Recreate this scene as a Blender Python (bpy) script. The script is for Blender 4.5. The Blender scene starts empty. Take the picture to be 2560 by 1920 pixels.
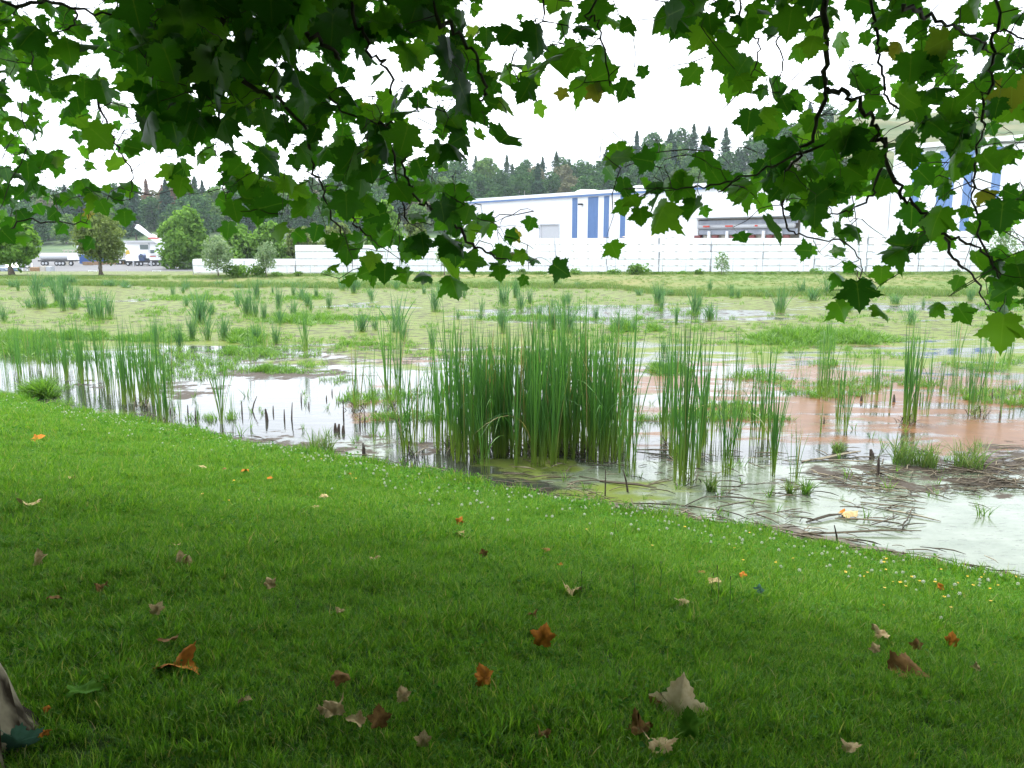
import bpy, math, random
import numpy as np
from mathutils import Vector, Matrix, Euler

R = math.radians
rng = np.random.default_rng(7)
random.seed(7)
SC = bpy.context.scene
COL = SC.collection

# ------------------------------------------------------------------ camera
CAMZ = 3.6
TH = R(10.0)
FPX = 2048.0
cam_d = bpy.data.cameras.new('camera')
cam = bpy.data.objects.new('camera', cam_d)
COL.objects.link(cam)
cam.location = (0, 0, CAMZ)
cam.rotation_euler = (R(90) - TH, 0, 0)
cam_d.sensor_width = 36
cam_d.lens = FPX / 2560 * 36
cam_d.clip_start = 0.05
cam_d.clip_end = 3000
SC.camera = cam
CAM = np.array([0, 0, CAMZ])

# ------------------------------------------------------------------ world, sun, exposure
SUN_EL, SUN_AZ = R(67), R(-30)       # azimuth from +Y towards +X
world = bpy.data.worlds.new('World')
SC.world = world
world.use_nodes = True
wn, wl = world.node_tree.nodes, world.node_tree.links
wn.clear()
w_out = wn.new('ShaderNodeOutputWorld')
w_bg = wn.new('ShaderNodeBackground')
w_bg.inputs['Strength'].default_value = 0.12
w_sky = wn.new('ShaderNodeTexSky')
w_sky.sky_type = 'NISHITA'
w_sky.sun_disc = False
w_sky.sun_elevation = SUN_EL
w_sky.sun_rotation = SUN_AZ
w_tc = wn.new('ShaderNodeTexCoord')
w_map = wn.new('ShaderNodeMapping')
w_map.inputs['Scale'].default_value = (1.0, 1.0, 3.2)
w_no = wn.new('ShaderNodeTexNoise')
w_no.inputs['Scale'].default_value = 2.3
w_no.inputs['Detail'].default_value = 5
w_no.inputs['Roughness'].default_value = 0.55
w_cr = wn.new('ShaderNodeValToRGB')
w_cr.color_ramp.elements[0].position = 0.22
w_cr.color_ramp.elements[0].color = (0.62, 0.62, 0.62, 1)
w_cr.color_ramp.elements[1].position = 0.42
w_cr.color_ramp.elements[1].color = (1, 1, 1, 1)
w_cr2 = wn.new('ShaderNodeValToRGB')
w_cr2.color_ramp.elements[0].position = 0.3
w_cr2.color_ramp.elements[0].color = (6.0, 6.6, 7.5, 1)
w_cr2.color_ramp.elements[1].position = 0.7
w_cr2.color_ramp.elements[1].color = (9.2, 9.6, 10.2, 1)
w_mix = wn.new('ShaderNodeMix')
w_mix.data_type = 'RGBA'
wl.new(w_tc.outputs['Generated'], w_map.inputs['Vector'])
wl.new(w_map.outputs[0], w_no.inputs['Vector'])
wl.new(w_no.outputs['Fac'], w_cr.inputs[0])
wl.new(w_no.outputs['Fac'], w_cr2.inputs[0])
wl.new(w_cr.outputs[0], w_mix.inputs[0])
wl.new(w_sky.outputs[0], w_mix.inputs[6])
wl.new(w_cr2.outputs[0], w_mix.inputs[7])
wl.new(w_mix.outputs[2], w_bg.inputs['Color'])
wl.new(w_bg.outputs[0], w_out.inputs['Surface'])

sd = bpy.data.lights.new('sun', 'SUN')
sd.energy = 2.1
sd.angle = R(11)
sd.color = (1.0, 0.965, 0.90)
sun = bpy.data.objects.new('sun', sd)
COL.objects.link(sun)
sdir = Vector((math.sin(SUN_AZ) * math.cos(SUN_EL), math.cos(SUN_AZ) * math.cos(SUN_EL), math.sin(SUN_EL)))
sun.rotation_euler = sdir.to_track_quat('Z', 'Y').to_euler()
sun.location = sdir * 50

SC.view_settings.view_transform = 'Standard'
SC.view_settings.look = 'None'
SC.view_settings.gamma = 1
SC.view_settings.use_curve_mapping = False
SC.view_settings.exposure = 1.55
SC.cycles.use_denoising = True
SC.cycles.max_bounces = 8
SC.cycles.diffuse_bounces = 3
SC.cycles.glossy_bounces = 3
SC.cycles.transmission_bounces = 4
SC.cycles.transparent_max_bounces = 6
SC.cycles.sample_clamp_indirect = 6

# ------------------------------------------------------------------ pixel helpers (photo is 2560 x 1920)
CT, ST = math.cos(TH), math.sin(TH)
def ray(u, v):
    x = (u - 1280) / FPX; y = -(v - 960) / FPX
    return np.array([x, CT + y * ST, -ST + y * CT])
def P(u, v, D):
    d = ray(u, v)
    return CAM + d * (D / d[1])
def W(u, v, z=0.0):
    d = ray(u, v)
    return CAM + d * ((z - CAMZ) / d[2])
def proj(p):
    p = np.atleast_2d(p) - CAM
    f = p[:, 1] * CT - p[:, 2] * ST
    up = p[:, 1] * ST + p[:, 2] * CT
    f = np.where(np.abs(f) < 1e-6, 1e-6, f)
    return 1280 + p[:, 0] / f * FPX, 960 - up / f * FPX, f
def smooth(a, b, x):
    t = np.clip((np.asarray(x, float) - a) / (b - a), 0, 1)
    return t * t * (3 - 2 * t)
def wob(x, seed=0.0):
    return (np.sin(x * 1.3 + seed) + .6 * np.sin(x * 2.9 + seed * 2.1) + .35 * np.sin(x * 6.7 + seed * 3.3) + .2 * np.sin(x * 14.1 + seed)) / 2.15

# ------------------------------------------------------------------ ground shape
# near shore: a straight line y = Y0 - K x ; s = distance from it towards the camera, t = along it
_w0 = W(1280, 1244); _w1 = W(0, 1003)
K = -(_w1[1] - _w0[1]) / (_w1[0] - _w0[0])
Y0 = _w0[1]
LN = math.sqrt(1 + K * K)
def shore_s(x, y):
    return (Y0 - K * x - y) / LN
def shore_t(x, y):
    return (x - K * (y - Y0)) / LN
def from_st(s, t):
    # inverse of the two above
    nx, ny = -K / LN, -1 / LN
    tx, ty = 1 / LN, -K / LN
    return nx * s + tx * t, Y0 + ny * s + ty * t
def shore_wob(t):
    return 0.16 * wob(t * .9, 1.0) + .05 * wob(t * 5.1, 2.0)
def lawn_z(x, y):
    s = shore_s(x, y) - shore_wob(shore_t(x, y))
    L = 10.0
    q = np.clip(1 - np.clip(s, 0, None) / L, 0, 1)
    z = 0.07 + 1.93 * (1 - q ** 1.35)
    z = np.where(s < 0, 0.07 + s * .35, z)
    return z + .018 * wob(x * 1.9 + y * .7, 4) * np.clip(s, 0, 1) + .015 * wob(y * 2.3 - x * .5, 5) * np.clip(s, 0, 1)
def Lw(u, v):
    d = ray(u, v)
    t = 1.0
    for i in range(400):
        p = CAM + d * t
        h = p[2] - lawn_z(p[0], p[1])
        if h < 0.003: break
        t += max(h * .6, .004)
    return p

def far_shore(x):
    # depth of the water's far edge
    return 62 + 4 * smooth(-15, -40, x) - 9 * smooth(6, 11, x) + .9 * wob(x * .35, 3) + .3 * wob(x * 1.7, 1)
def far_z(x, y):
    e = far_shore(x)
    k = y - e
    top = 0.22 + 0.33 * smooth(-30, -8, x)
    z = top * smooth(-0.2, 11, k)
    z = z - .2 * (1 - smooth(-1.5, 0.0, k))
    lot = -1.0
    f = smooth(80, 96, y)
    return z * (1 - f) + lot * f

# ------------------------------------------------------------------ mesh helpers
def mesh_np(name, V, F, attrs=None, smooth_sh=False, uv=None):
    """V (n,3); F list of equal-length index arrays or a list of (m,k) arrays"""
    V = np.asarray(V, np.float32)
    if isinstance(F, np.ndarray): F = [F]
    F = [np.asarray(f, np.int32) for f in F if len(f)]
    loops = np.concatenate([f.ravel() for f in F])
    sizes = np.concatenate([np.full(len(f), f.shape[1], np.int32) for f in F])
    starts = np.concatenate([[0], np.cumsum(sizes)[:-1]]).astype(np.int32)
    m = bpy.data.meshes.new(name)
    m.vertices.add(len(V)); m.vertices.foreach_set('co', V.ravel())
    m.loops.add(len(loops)); m.loops.foreach_set('vertex_index', loops)
    m.polygons.add(len(sizes)); m.polygons.foreach_set('loop_start', starts)
    try: m.polygons.foreach_set('loop_total', sizes)
    except Exception: pass
    m.update(calc_edges=True)
    if smooth_sh:
        m.polygons.foreach_set('use_smooth', np.ones(len(sizes), bool))
    for k, a in (attrs or {}).items():
        a = np.asarray(a, np.float32)
        if a.ndim == 1:
            at = m.attributes.new(k, 'FLOAT', 'POINT'); at.data.foreach_set('value', a)
        else:
            if a.shape[1] == 3: a = np.hstack([a, np.ones((len(a), 1), np.float32)])
            at = m.attributes.new(k, 'FLOAT_COLOR', 'POINT'); at.data.foreach_set('color', a.ravel())
    m.validate()
    return m

def link(name, mesh, mat=None, parent=None, loc=None, rot=None, scale=None):
    o = bpy.data.objects.new(name, mesh)
    COL.objects.link(o)
    if mat is not None and mesh is not None and len(mesh.materials) == 0:
        mesh.materials.append(mat)
    if parent is not None: o.parent = parent
    if loc is not None: o.location = loc
    if rot is not None: o.rotation_euler = rot
    if scale is not None: o.scale = (scale,) * 3 if isinstance(scale, (int, float)) else scale
    return o
def tag(o, label=None, cat=None, group=None, kind=None):
    if label: o['label'] = label
    if cat: o['category'] = cat
    if group: o['group'] = group
    if kind: o['kind'] = kind
    return o
def thing(name, label, cat, loc=(0, 0, 0), rz=0.0, group=None):
    o = bpy.data.objects.new(name, None)
    o.empty_display_size = .1
    COL.objects.link(o)
    o.location = loc; o.rotation_euler = (0, 0, rz)
    return tag(o, label, cat, group)
def copy_tree(o, parent=None, loc=None, rz=None, scale=None):
    c = o.copy(); COL.objects.link(c)
    if parent is not None: c.parent = parent
    if loc is not None: c.location = loc
    if rz is not None: c.rotation_euler = (0, 0, rz)
    if scale is not None: c.scale = (scale,) * 3 if isinstance(scale, (int, float)) else scale
    for ch in o.children: copy_tree(ch, c)
    return c

class MB:
    """collects shapes into one mesh"""
    def __init__(s): s.v = []; s.f = []
    def add(s, vs, fs):
        n = len(s.v); s.v += [tuple(map(float, p)) for p in vs]; s.f += [tuple(i + n for i in f) for f in fs]; return s
    def box(s, c, d, rz=0.0, bev=0.0, M=None):
        hx, hy, hz = d[0] / 2, d[1] / 2, d[2] / 2
        b = min(bev, hx * .9, hy * .9)
        if b > 0:
            ring = [(-hx + b, -hy), (hx - b, -hy), (hx, -hy + b), (hx, hy - b), (hx - b, hy), (-hx + b, hy), (-hx, hy - b), (-hx, -hy + b)]
        else:
            ring = [(-hx, -hy), (hx, -hy), (hx, hy), (-hx, hy)]
        n = len(ring); cr, sr = math.cos(rz), math.sin(rz)
        vs = []
        for z in (-hz, hz):
            for x, y in ring:
                p = Vector((x, y, z))
                if M is not None: p = M @ p
                vs.append((c[0] + p.x * cr - p.y * sr, c[1] + p.x * sr + p.y * cr, c[2] + p.z))
        fs = [tuple(range(n - 1, -1, -1)), tuple(range(n, 2 * n))] + [(i, (i + 1) % n, n + (i + 1) % n, n + i) for i in range(n)]
        return s.add(vs, fs)
    def prism(s, pts, y0, y1):
        """outline in (x,z), extruded in y"""
        n = len(pts)
        vs = [(x, y0, z) for x, z in pts] + [(x, y1, z) for x, z in pts]
        return s.add(vs, [tuple(range(n)), tuple(range(2 * n - 1, n - 1, -1))] + [(i, n + i, n + (i + 1) % n, (i + 1) % n) for i in range(n)])
    def tube(s, pts, r, n=8, cap=True):
        pts = [Vector(p) for p in pts]
        rr = r if isinstance(r, (list, tuple)) else [r] * len(pts)
        vs, fs = [], []
        for i, p in enumerate(pts):
            d = (pts[min(i + 1, len(pts) - 1)] - pts[max(i - 1, 0)])
            d = d.normalized() if d.length > 1e-9 else Vector((0, 0, 1))
            a = d.cross(Vector((0, 0, 1)))
            if a.length < .05: a = d.cross(Vector((1, 0, 0)))
            a.normalize(); b = d.cross(a)
            for k in range(n):
                t = 2 * math.pi * k / n
                vs.append(p + (a * math.cos(t) + b * math.sin(t)) * rr[i])
        for i in range(len(pts) - 1):
            for k in range(n):
                fs.append((i * n + k, i * n + (k + 1) % n, (i + 1) * n + (k + 1) % n, (i + 1) * n + k))
        if cap:
            fs.append(tuple(range(n - 1, -1, -1))); m = (len(pts) - 1) * n
            fs.append(tuple(range(m, m + n)))
        return s.add(vs, fs)
    def mesh(s, name, sm=False):
        m = bpy.data.meshes.new(name); m.from_pydata(s.v, [], s.f); m.update()
        if sm: m.polygons.foreach_set('use_smooth', np.ones(len(m.polygons), bool))
        return m
    def build(s, name, mat, parent=None, sm=False, **k):
        return link(name, s.mesh(name, sm), mat, parent, **k)

# ------------------------------------------------------------------ materials
MATS = {}
def node_mat(name):
    m = bpy.data.materials.new(name); m.use_nodes = True
    nt = m.node_tree
    b = nt.nodes['Principled BSDF']
    MATS[name] = m
    return m, nt.nodes, nt.links, b
def pm(name, c1, c2=None, rough=.6, scale=8.0, bump=0.0, bscale=30.0, metal=0.0, spec=.5, stretch=None, coord='Object', lo=.35, hi=.65):
    m, n, l, b = node_mat(name)
    b.inputs['Roughness'].default_value = rough
    b.inputs['Metallic'].default_value = metal
    b.inputs['Specular IOR Level'].default_value = spec
    c2 = c2 or tuple(x * .8 for x in c1)
    tc = n.new('ShaderNodeTexCoord')
    mp = n.new('ShaderNodeMapping')
    if stretch: mp.inputs['Scale'].default_value = stretch
    l.new(tc.outputs[coord], mp.inputs['Vector'])
    no = n.new('ShaderNodeTexNoise'); no.inputs['Scale'].default_value = scale; no.inputs['Detail'].default_value = 5
    l.new(mp.outputs[0], no.inputs['Vector'])
    cr = n.new('ShaderNodeValToRGB')
    cr.color_ramp.elements[0].position = lo; cr.color_ramp.elements[1].position = hi
    cr.color_ramp.elements[0].color = (*c1, 1); cr.color_ramp.elements[1].color = (*c2, 1)
    l.new(no.outputs['Fac'], cr.inputs[0]); l.new(cr.outputs[0], b.inputs['Base Color'])
    if bump:
        n2 = n.new('ShaderNodeTexNoise'); n2.inputs['Scale'].default_value = bscale; n2.inputs['Detail'].default_value = 4
        l.new(mp.outputs[0], n2.inputs['Vector'])
        bp = n.new('ShaderNodeBump'); bp.inputs['Strength'].default_value = bump
        l.new(n2.outputs['Fac'], bp.inputs['Height']); l.new(bp.outputs[0], b.inputs['Normal'])
    return m

def leaf_mat(name, ramp, trans=0.45, tboost=(1.5, 1.7, .9), rough=.45, spec=.4, vein=True, hgt=None, objrand=True, coat=0.0):
    """foliage: colour from a random attribute (+ object random), translucent backside light"""
    m, n, l, b = node_mat(name)
    b.inputs['Roughness'].default_value = rough
    b.inputs['Specular IOR Level'].default_value = spec
    at = n.new('ShaderNodeAttribute'); at.attribute_name = 'rnd'
    if objrand:
        oi = n.new('ShaderNodeObjectInfo')
        ad = n.new('ShaderNodeMath'); ad.operation = 'ADD'
        l.new(at.outputs['Fac'], ad.inputs[0]); l.new(oi.outputs['Random'], ad.inputs[1])
        fr = n.new('ShaderNodeMath'); fr.operation = 'FRACT'
        l.new(ad.outputs[0], fr.inputs[0]); src = fr.outputs[0]
    else:
        src = at.outputs['Fac']
    cr = n.new('ShaderNodeValToRGB')
    el = cr.color_ramp.elements
    while len(el) > 1: el.remove(el[-1])
    for i, (p, c) in enumerate(ramp):
        e = el[0] if i == 0 else el.new(p)
        e.position = p; e.color = (*c, 1)
    l.new(src, cr.inputs[0])
    col = cr.outputs[0]
    if vein:
        av = n.new('ShaderNodeAttribute'); av.attribute_name = 'vein'
        pw = n.new('ShaderNodeMath'); pw.operation = 'POWER'; pw.inputs[1].default_value = 7.0
        l.new(av.outputs['Fac'], pw.inputs[0])
        mu = n.new('ShaderNodeMath'); mu.operation = 'MULTIPLY'; mu.inputs[1].default_value = .38
        l.new(pw.outputs[0], mu.inputs[0])
        mx = n.new('ShaderNodeMix'); mx.data_type = 'RGBA'
        l.new(mu.outputs[0], mx.inputs[0]); l.new(col, mx.inputs[6]); mx.inputs[7].default_value = (.20, .30, .06, 1)
        col = mx.outputs[2]
    if hgt:
        ah = n.new('ShaderNodeAttribute'); ah.attribute_name = 'hgt'
        rc = n.new('ShaderNodeValToRGB')
        rc.color_ramp.elements[0].position = hgt[1]; rc.color_ramp.elements[0].color = (1, 1, 1, 1)
        rc.color_ramp.elements[1].position = hgt[2]; rc.color_ramp.elements[1].color = (0, 0, 0, 1)
        l.new(ah.outputs['Fac'], rc.inputs[0])
        mx = n.new('ShaderNodeMix'); mx.data_type = 'RGBA'
        l.new(rc.outputs[0], mx.inputs[0]); l.new(col, mx.inputs[6]); mx.inputs[7].default_value = (*hgt[0], 1)
        col = mx.outputs[2]
    l.new(col, b.inputs['Base Color'])
    if trans > 0:
        tr = n.new('ShaderNodeBsdfTranslucent')
        mm = n.new('ShaderNodeMix'); mm.data_type = 'RGBA'; mm.blend_type = 'MULTIPLY'; mm.inputs[0].default_value = 1
        l.new(col, mm.inputs[6]); mm.inputs[7].default_value = (*tboost, 1)
        l.new(mm.outputs[2], tr.inputs['Color'])
        ms = n.new('ShaderNodeMixShader'); ms.inputs[0].default_value = trans
        l.new(b.outputs[0], ms.inputs[1]); l.new(tr.outputs[0], ms.inputs[2])
        l.new(ms.outputs[0], n['Material Output'].inputs['Surface'])
    return m

M_syc = leaf_mat('sycamore_leaf_green', [(0, (.016, .066, .009)), (.3, (.027, .100, .010)), (.6, (.042, .135, .011)), (.85, (.065, .175, .013)), (.985, (.105, .225, .02)), (1, (.16, .14, .03))],
                 trans=.58, tboost=(1.9, 2.0, .8), rough=.38, spec=.5)
M_canopy = leaf_mat('canopy_leaf', [(0, (.03, .11, .012)), (1, (.07, .19, .02))], trans=.4, tboost=(1.6, 1.9, .8), vein=False, objrand=False)
M_bark_t = pm('bark_twig', (.035, .026, .020), (.085, .066, .052), rough=.85, scale=14, bump=.3, bscale=60)
M_bark = pm('sycamore_bark', (.022, .017, .010), (.27, .24, .16), rough=.95, scale=3.6, bump=1.0, bscale=30, stretch=(1, 1, .35), lo=.44, hi=.54, spec=.05)
M_trunk = pm('far_trunk', (.10, .08, .06), (.20, .17, .13), rough=.9, scale=6)
M_grass = leaf_mat('grass_blade', [(0, (.042, .135, .012)), (.4, (.092, .225, .016)), (.72, (.142, .29, .020)), (.92, (.20, .34, .035)), (1, (.34, .29, .12))],
                   trans=.35, tboost=(1.4, 1.5, .8), rough=.5, spec=.3, vein=False)
M_cat = leaf_mat('cattail_blade', [(0, (.038, .12, .028)), (.4, (.065, .175, .038)), (.8, (.10, .235, .045)), (.93, (.12, .25, .05)), (.95, (.26, .22, .09)), (1, (.30, .22, .11))],
                 trans=.3, tboost=(1.3, 1.5, .9), rough=.42, spec=.4, vein=False, hgt=((.20, .28, .045), .04, .34))
M_weed = leaf_mat('weed_leaf', [(0, (.055, .13, .02)), (.5, (.10, .21, .03)), (1, (.17, .29, .04))], trans=.35, vein=False, objrand=False)
M_farg = leaf_mat('far_grass_blade', [(0, (.07, .14, .03)), (.6, (.12, .20, .045)), (1, (.20, .22, .08))], trans=.3, vein=False, objrand=False)
M_dead = leaf_mat('dead_reed', [(0, (.035, .028, .018)), (.55, (.09, .07, .045)), (.9, (.17, .14, .09)), (1, (.30, .26, .18))], trans=0, rough=.8, vein=False)

def fallen_mat(name, c1, c2):
    m = pm(name, c1, c2, rough=.9, scale=5, bump=.35, bscale=14, spec=.08)
    return m
M_tan = fallen_mat('fallen_leaf_beige', (.50, .39, .21), (.34, .24, .11))
M_org = fallen_mat('fallen_leaf_orange', (.48, .18, .025), (.30, .11, .02))
M_brn = fallen_mat('fallen_leaf_brown', (.24, .135, .045), (.14, .075, .028))
M_grn = fallen_mat('fallen_leaf_green', (.05, .15, .01), (.08, .19, .015))
M_blu = fallen_mat('silvery_leaf_underside', (.055, .13, .085), (.04, .10, .06))

# ------------------------------------------------------------------ lawn
def grid_faces(nr, nc):
    i = np.arange(nr - 1)[:, None] * nc + np.arange(nc - 1)[None, :]
    i = i.ravel()
    return np.stack([i, i + 1, i + nc + 1, i + nc], 1)

def lawn_material():
    m, n, l, b = node_mat('lawn_soil')
    b.inputs['Roughness'].default_value = .9
    b.inputs['Specular IOR Level'].default_value = .2
    tc = n.new('ShaderNodeTexCoord')
    n1 = n.new('ShaderNodeTexNoise'); n1.inputs['Scale'].default_value = 1.3; n1.inputs['Detail'].default_value = 6
    n2 = n.new('ShaderNodeTexNoise'); n2.inputs['Scale'].default_value = 55; n2.inputs['Detail'].default_value = 4
    l.new(tc.outputs['Object'], n1.inputs['Vector']); l.new(tc.outputs['Object'], n2.inputs['Vector'])
    c1 = n.new('ShaderNodeValToRGB')
    c1.color_ramp.elements[0].position = .35; c1.color_ramp.elements[0].color = (.05, .10, .014, 1)
    c1.color_ramp.elements[1].position = .7; c1.color_ramp.elements[1].color = (.09, .20, .025, 1)
    c2 = n.new('ShaderNodeValToRGB')
    c2.color_ramp.elements[0].position = .35; c2.color_ramp.elements[0].color = (.35, .35, .3, 1)
    c2.color_ramp.elements[1].position = .7; c2.color_ramp.elements[1].color = (1, 1, 1, 1)
    l.new(n1.outputs['Fac'], c1.inputs[0]); l.new(n2.outputs['Fac'], c2.inputs[0])
    mx = n.new('ShaderNodeMix'); mx.data_type = 'RGBA'; mx.blend_type = 'MULTIPLY'; mx.inputs[0].default_value = .8
    l.new(c1.outputs[0], mx.inputs[6]); l.new(c2.outputs[0], mx.inputs[7])
    l.new(mx.outputs[2], b.inputs['Base Color'])
    bp = n.new('ShaderNodeBump'); bp.inputs['Strength'].default_value = .8; bp.inputs['Distance'].default_value = .02
    l.new(n2.outputs['Fac'], bp.inputs['Height']); l.new(bp.outputs[0], b.inputs['Normal'])
    return m
ss = np.concatenate([np.linspace(-.45, 1, 30), np.linspace(1.1, 12, 60), np.linspace(13, 60, 24)])
tt = np.concatenate([np.linspace(-90, -26, 20), np.linspace(-25, 14, 240), np.linspace(15, 60, 20)])
S_, T_ = np.meshgrid(ss, tt, indexing='ij')
X_, Y_ = from_st(S_, T_)
Z_ = lawn_z(X_, Y_)
lawn = link('lawn', mesh_np('lawn', np.stack([X_, Y_, Z_], -1).reshape(-1, 3), grid_faces(len(ss), len(tt)), smooth_sh=True), lawn_material())
tag(lawn, 'green grassy bank sloping down to the pond', 'lawn', kind='structure')

# ------------------------------------------------------------------ pond
def blob(u, v, cu, cv, ru, rv):
    d = ((u - cu) / ru) ** 2 + ((v - cv) / rv) ** 2
    return 1 - smooth(.1, 1.7, d)
def pond():
    Ds = np.concatenate([np.geomspace(4.0, 70, 230), np.linspace(72, 95, 4)])
    qs = np.concatenate([np.linspace(-2.2, -.8, 14), np.linspace(-.78, .78, 260), np.linspace(.8, 2.2, 14)])
    Dg, Qg = np.meshgrid(Ds, qs, indexing='ij')
    X = Dg * Qg; Y = Dg
    V = np.stack([X, Y, np.zeros_like(X)], -1).reshape(-1, 3)
    u, v, f = proj(V)
    X1, Y1 = V[:, 0], V[:, 1]
    def fbm(sc, sd):
        r2 = np.random.default_rng(sd); o = 0; a = 1.0; tot = 0
        for k in range(5):
            for j in range(3):
                th = r2.random() * 6.283; o = o + a * np.sin((X1 * np.cos(th) + Y1 * np.sin(th)) * sc * 2 ** k + r2.random() * 9); tot += a
            a *= .6
        return o / tot * 2.2
    pxm = FPX / np.maximum(Y1, 3)                       # photo pixels per metre here
    u = u + pxm * 1.3 * fbm(.45, 1); v = v + np.clip(pxm * .12, 0, 30) * fbm(.6, 2) * 1.6
    # duckweed (yellow green), red algae, pale scum film, dark mud
    duck = np.clip(1.0 * (1 - smooth(845, 905, v)) * (1 - .25 * smooth(1500, 1700, u)), 0, 1)
    duck = np.maximum(duck, .55 * (1 - smooth(900, 960, v)) * smooth(560, 760, u))
    duck = duck * (1 - .75 * blob(u, v, 1560, 785, 420, 24)) * (1 - .6 * blob(u, v, 900, 765, 160, 8)) * (1 - .6 * blob(u, v, 2300, 770, 260, 16)) * (1 - .5 * blob(u, v, 260, 750, 120, 8))
    duck = np.maximum(duck, .56 * blob(u, v, 1440, 1195, 300, 50))
    duck = np.maximum(duck, .45 * blob(u, v, 1750, 1250, 330, 60))
    alg = .59 * blob(u, v, 2150, 1000, 760, 130)
    alg = np.maximum(alg, .75 * blob(u, v, 2500, 1105, 260, 40))
    alg = np.maximum(alg, .65 * blob(u, v, 1560, 950, 200, 40))
    alg = np.maximum(alg, .50 * blob(u, v, 1150, 880, 420, 40))
    alg = np.maximum(alg, .55 * blob(u, v, 2150, 850, 500, 22))
    alg = np.maximum(alg, .45 * blob(u, v, 950, 1010, 90, 60))
    alg = np.maximum(alg, .4 * blob(u, v, 420, 850, 120, 14))
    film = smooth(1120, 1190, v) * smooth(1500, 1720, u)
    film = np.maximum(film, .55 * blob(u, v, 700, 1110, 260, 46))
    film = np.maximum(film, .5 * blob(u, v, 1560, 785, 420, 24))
    mud = .62 * blob(u, v, 745, 938, 210, 26)
    mud = np.maximum(mud, .55 * blob(u, v, 470, 982, 130, 24))
    mud = np.maximum(mud, .6 * blob(u, v, 820, 868, 110, 8))
    mud = np.maximum(mud, .5 * blob(u, v, 240, 950, 80, 10))
    mud = np.maximum(mud, .52 * blob(u, v, 2400, 1190, 380, 70))
    mud = np.maximum(mud, .6 * blob(u, v, 2540, 1150, 160, 50))
    mud = np.maximum(mud, .50 * blob(u, v, 700, 1100, 500, 40)); mud = np.maximum(mud, .46 * blob(u, v, 900, 880, 500, 40)); mud = np.maximum(mud, .42 * (1 - smooth(840, 900, v)))
    cover = np.stack([duck, alg, film, mud], 1)
    m, n, l, b = node_mat('pond_water')
    at = n.new('ShaderNodeAttribute'); at.attribute_name = 'cover'
    sp = n.new('ShaderNodeSeparateColor'); l.new(at.outputs['Color'], sp.inputs[0])
    tc = n.new('ShaderNodeTexCoord')
    def noise(scale, det=6, st=(1, 1, 1), rough=.6):
        mp = n.new('ShaderNodeMapping'); mp.inputs['Scale'].default_value = st
        l.new(tc.outputs['Object'], mp.inputs['Vector'])
        x = n.new('ShaderNodeTexNoise'); x.inputs['Scale'].default_value = scale; x.inputs['Detail'].default_value = det; x.inputs['Roughness'].default_value = rough
        l.new(mp.outputs[0], x.inputs['Vector'])
        if det < 6: return x.outputs['Fac']
        ma = n.new('ShaderNodeMath'); ma.operation = 'MULTIPLY_ADD'; ma.inputs[1].default_value = 2.0; ma.inputs[2].default_value = -.5
        l.new(x.outputs['Fac'], ma.inputs[0]); return ma.outputs[0]
    def mask(chan, nz, soft=.12):
        # smoothstep of (chan + noise - 1)
        a = n.new('ShaderNodeMath'); a.operation = 'ADD'; l.new(chan, a.inputs[0]); l.new(nz, a.inputs[1])
        mr = n.new('ShaderNodeMapRange'); mr.interpolation_type = 'SMOOTHSTEP'
        mr.inputs['From Min'].default_value = 1.0 - soft; mr.inputs['From Max'].default_value = 1.0 + soft
        l.new(a.outputs[0], mr.inputs['Value']); return mr.outputs[0]
    nA = noise(.55, 9, (.55, 1.3, 1), .66); nB = noise(.8, 9, (.5, 1.4, 1), .66); nC = noise(1.4, 8, (.7, 1.2, 1)); nD = noise(2.2, 9, (.8, 1.2, 1), .7)
    fine = noise(40, 4)
    kd = mask(sp.outputs[0], nA); ka = mask(sp.outputs[1], nB, .14); kf = mask(sp.outputs[2], nC, .2); kmud = mask(at.outputs['Alpha'], nD, .10)
    def mixc(f, a, c):
        mx = n.new('ShaderNodeMix'); mx.data_type = 'RGBA'; l.new(f, mx.inputs[0])
        if isinstance(a, tuple): mx.inputs[6].default_value = (*a, 1)
        else: l.new(a, mx.inputs[6])
        if isinstance(c, tuple): mx.inputs[7].default_value = (*c, 1)
        else: l.new(c, mx.inputs[7])
        return mx.outputs[2]
    def mixf(f, a, c):
        mx = n.new('ShaderNodeMix'); l.new(f, mx.inputs[0])
        if isinstance(a, float): mx.inputs[2].default_value = a
        else: l.new(a, mx.inputs[2])
        mx.inputs[3].default_value = c
        return mx.outputs[0]
    dcol = mixc(nC, (.082, .118, .018), (.130, .158, .036))
    acol = mixc(nD, (.075, .030, .010), (.16, .080, .034))
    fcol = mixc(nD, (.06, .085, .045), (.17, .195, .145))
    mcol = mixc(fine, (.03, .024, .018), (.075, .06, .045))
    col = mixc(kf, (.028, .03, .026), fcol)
    spk = n.new('ShaderNodeMapRange'); spk.inputs['From Min'].default_value = .60; spk.inputs['From Max'].default_value = .63
    l.new(noise(9, 5, (.5, 1.8, 1)), spk.inputs['Value'])
    col = mixc(spk.outputs[0], col, (.05, .06, .03))
    col = mixc(ka, col, acol); col = mixc(kd, col, dcol)
    spk2 = n.new('ShaderNodeMapRange'); spk2.inputs['From Min'].default_value = .60; spk2.inputs['From Max'].default_value = .66
    l.new(noise(.45, 5, (.3, 1.6, 1), .75), spk2.inputs['Value'])
    col = mixc(spk2.outputs[0], col, (.075, .10, .028)); col = mixc(kmud, col, mcol)
    l.new(col, b.inputs['Base Color'])
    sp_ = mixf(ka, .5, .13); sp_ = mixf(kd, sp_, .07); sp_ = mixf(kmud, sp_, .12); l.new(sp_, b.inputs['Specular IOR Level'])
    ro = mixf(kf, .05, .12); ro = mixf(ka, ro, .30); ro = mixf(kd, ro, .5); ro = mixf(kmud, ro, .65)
    l.new(ro, b.inputs['Roughness'])
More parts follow.
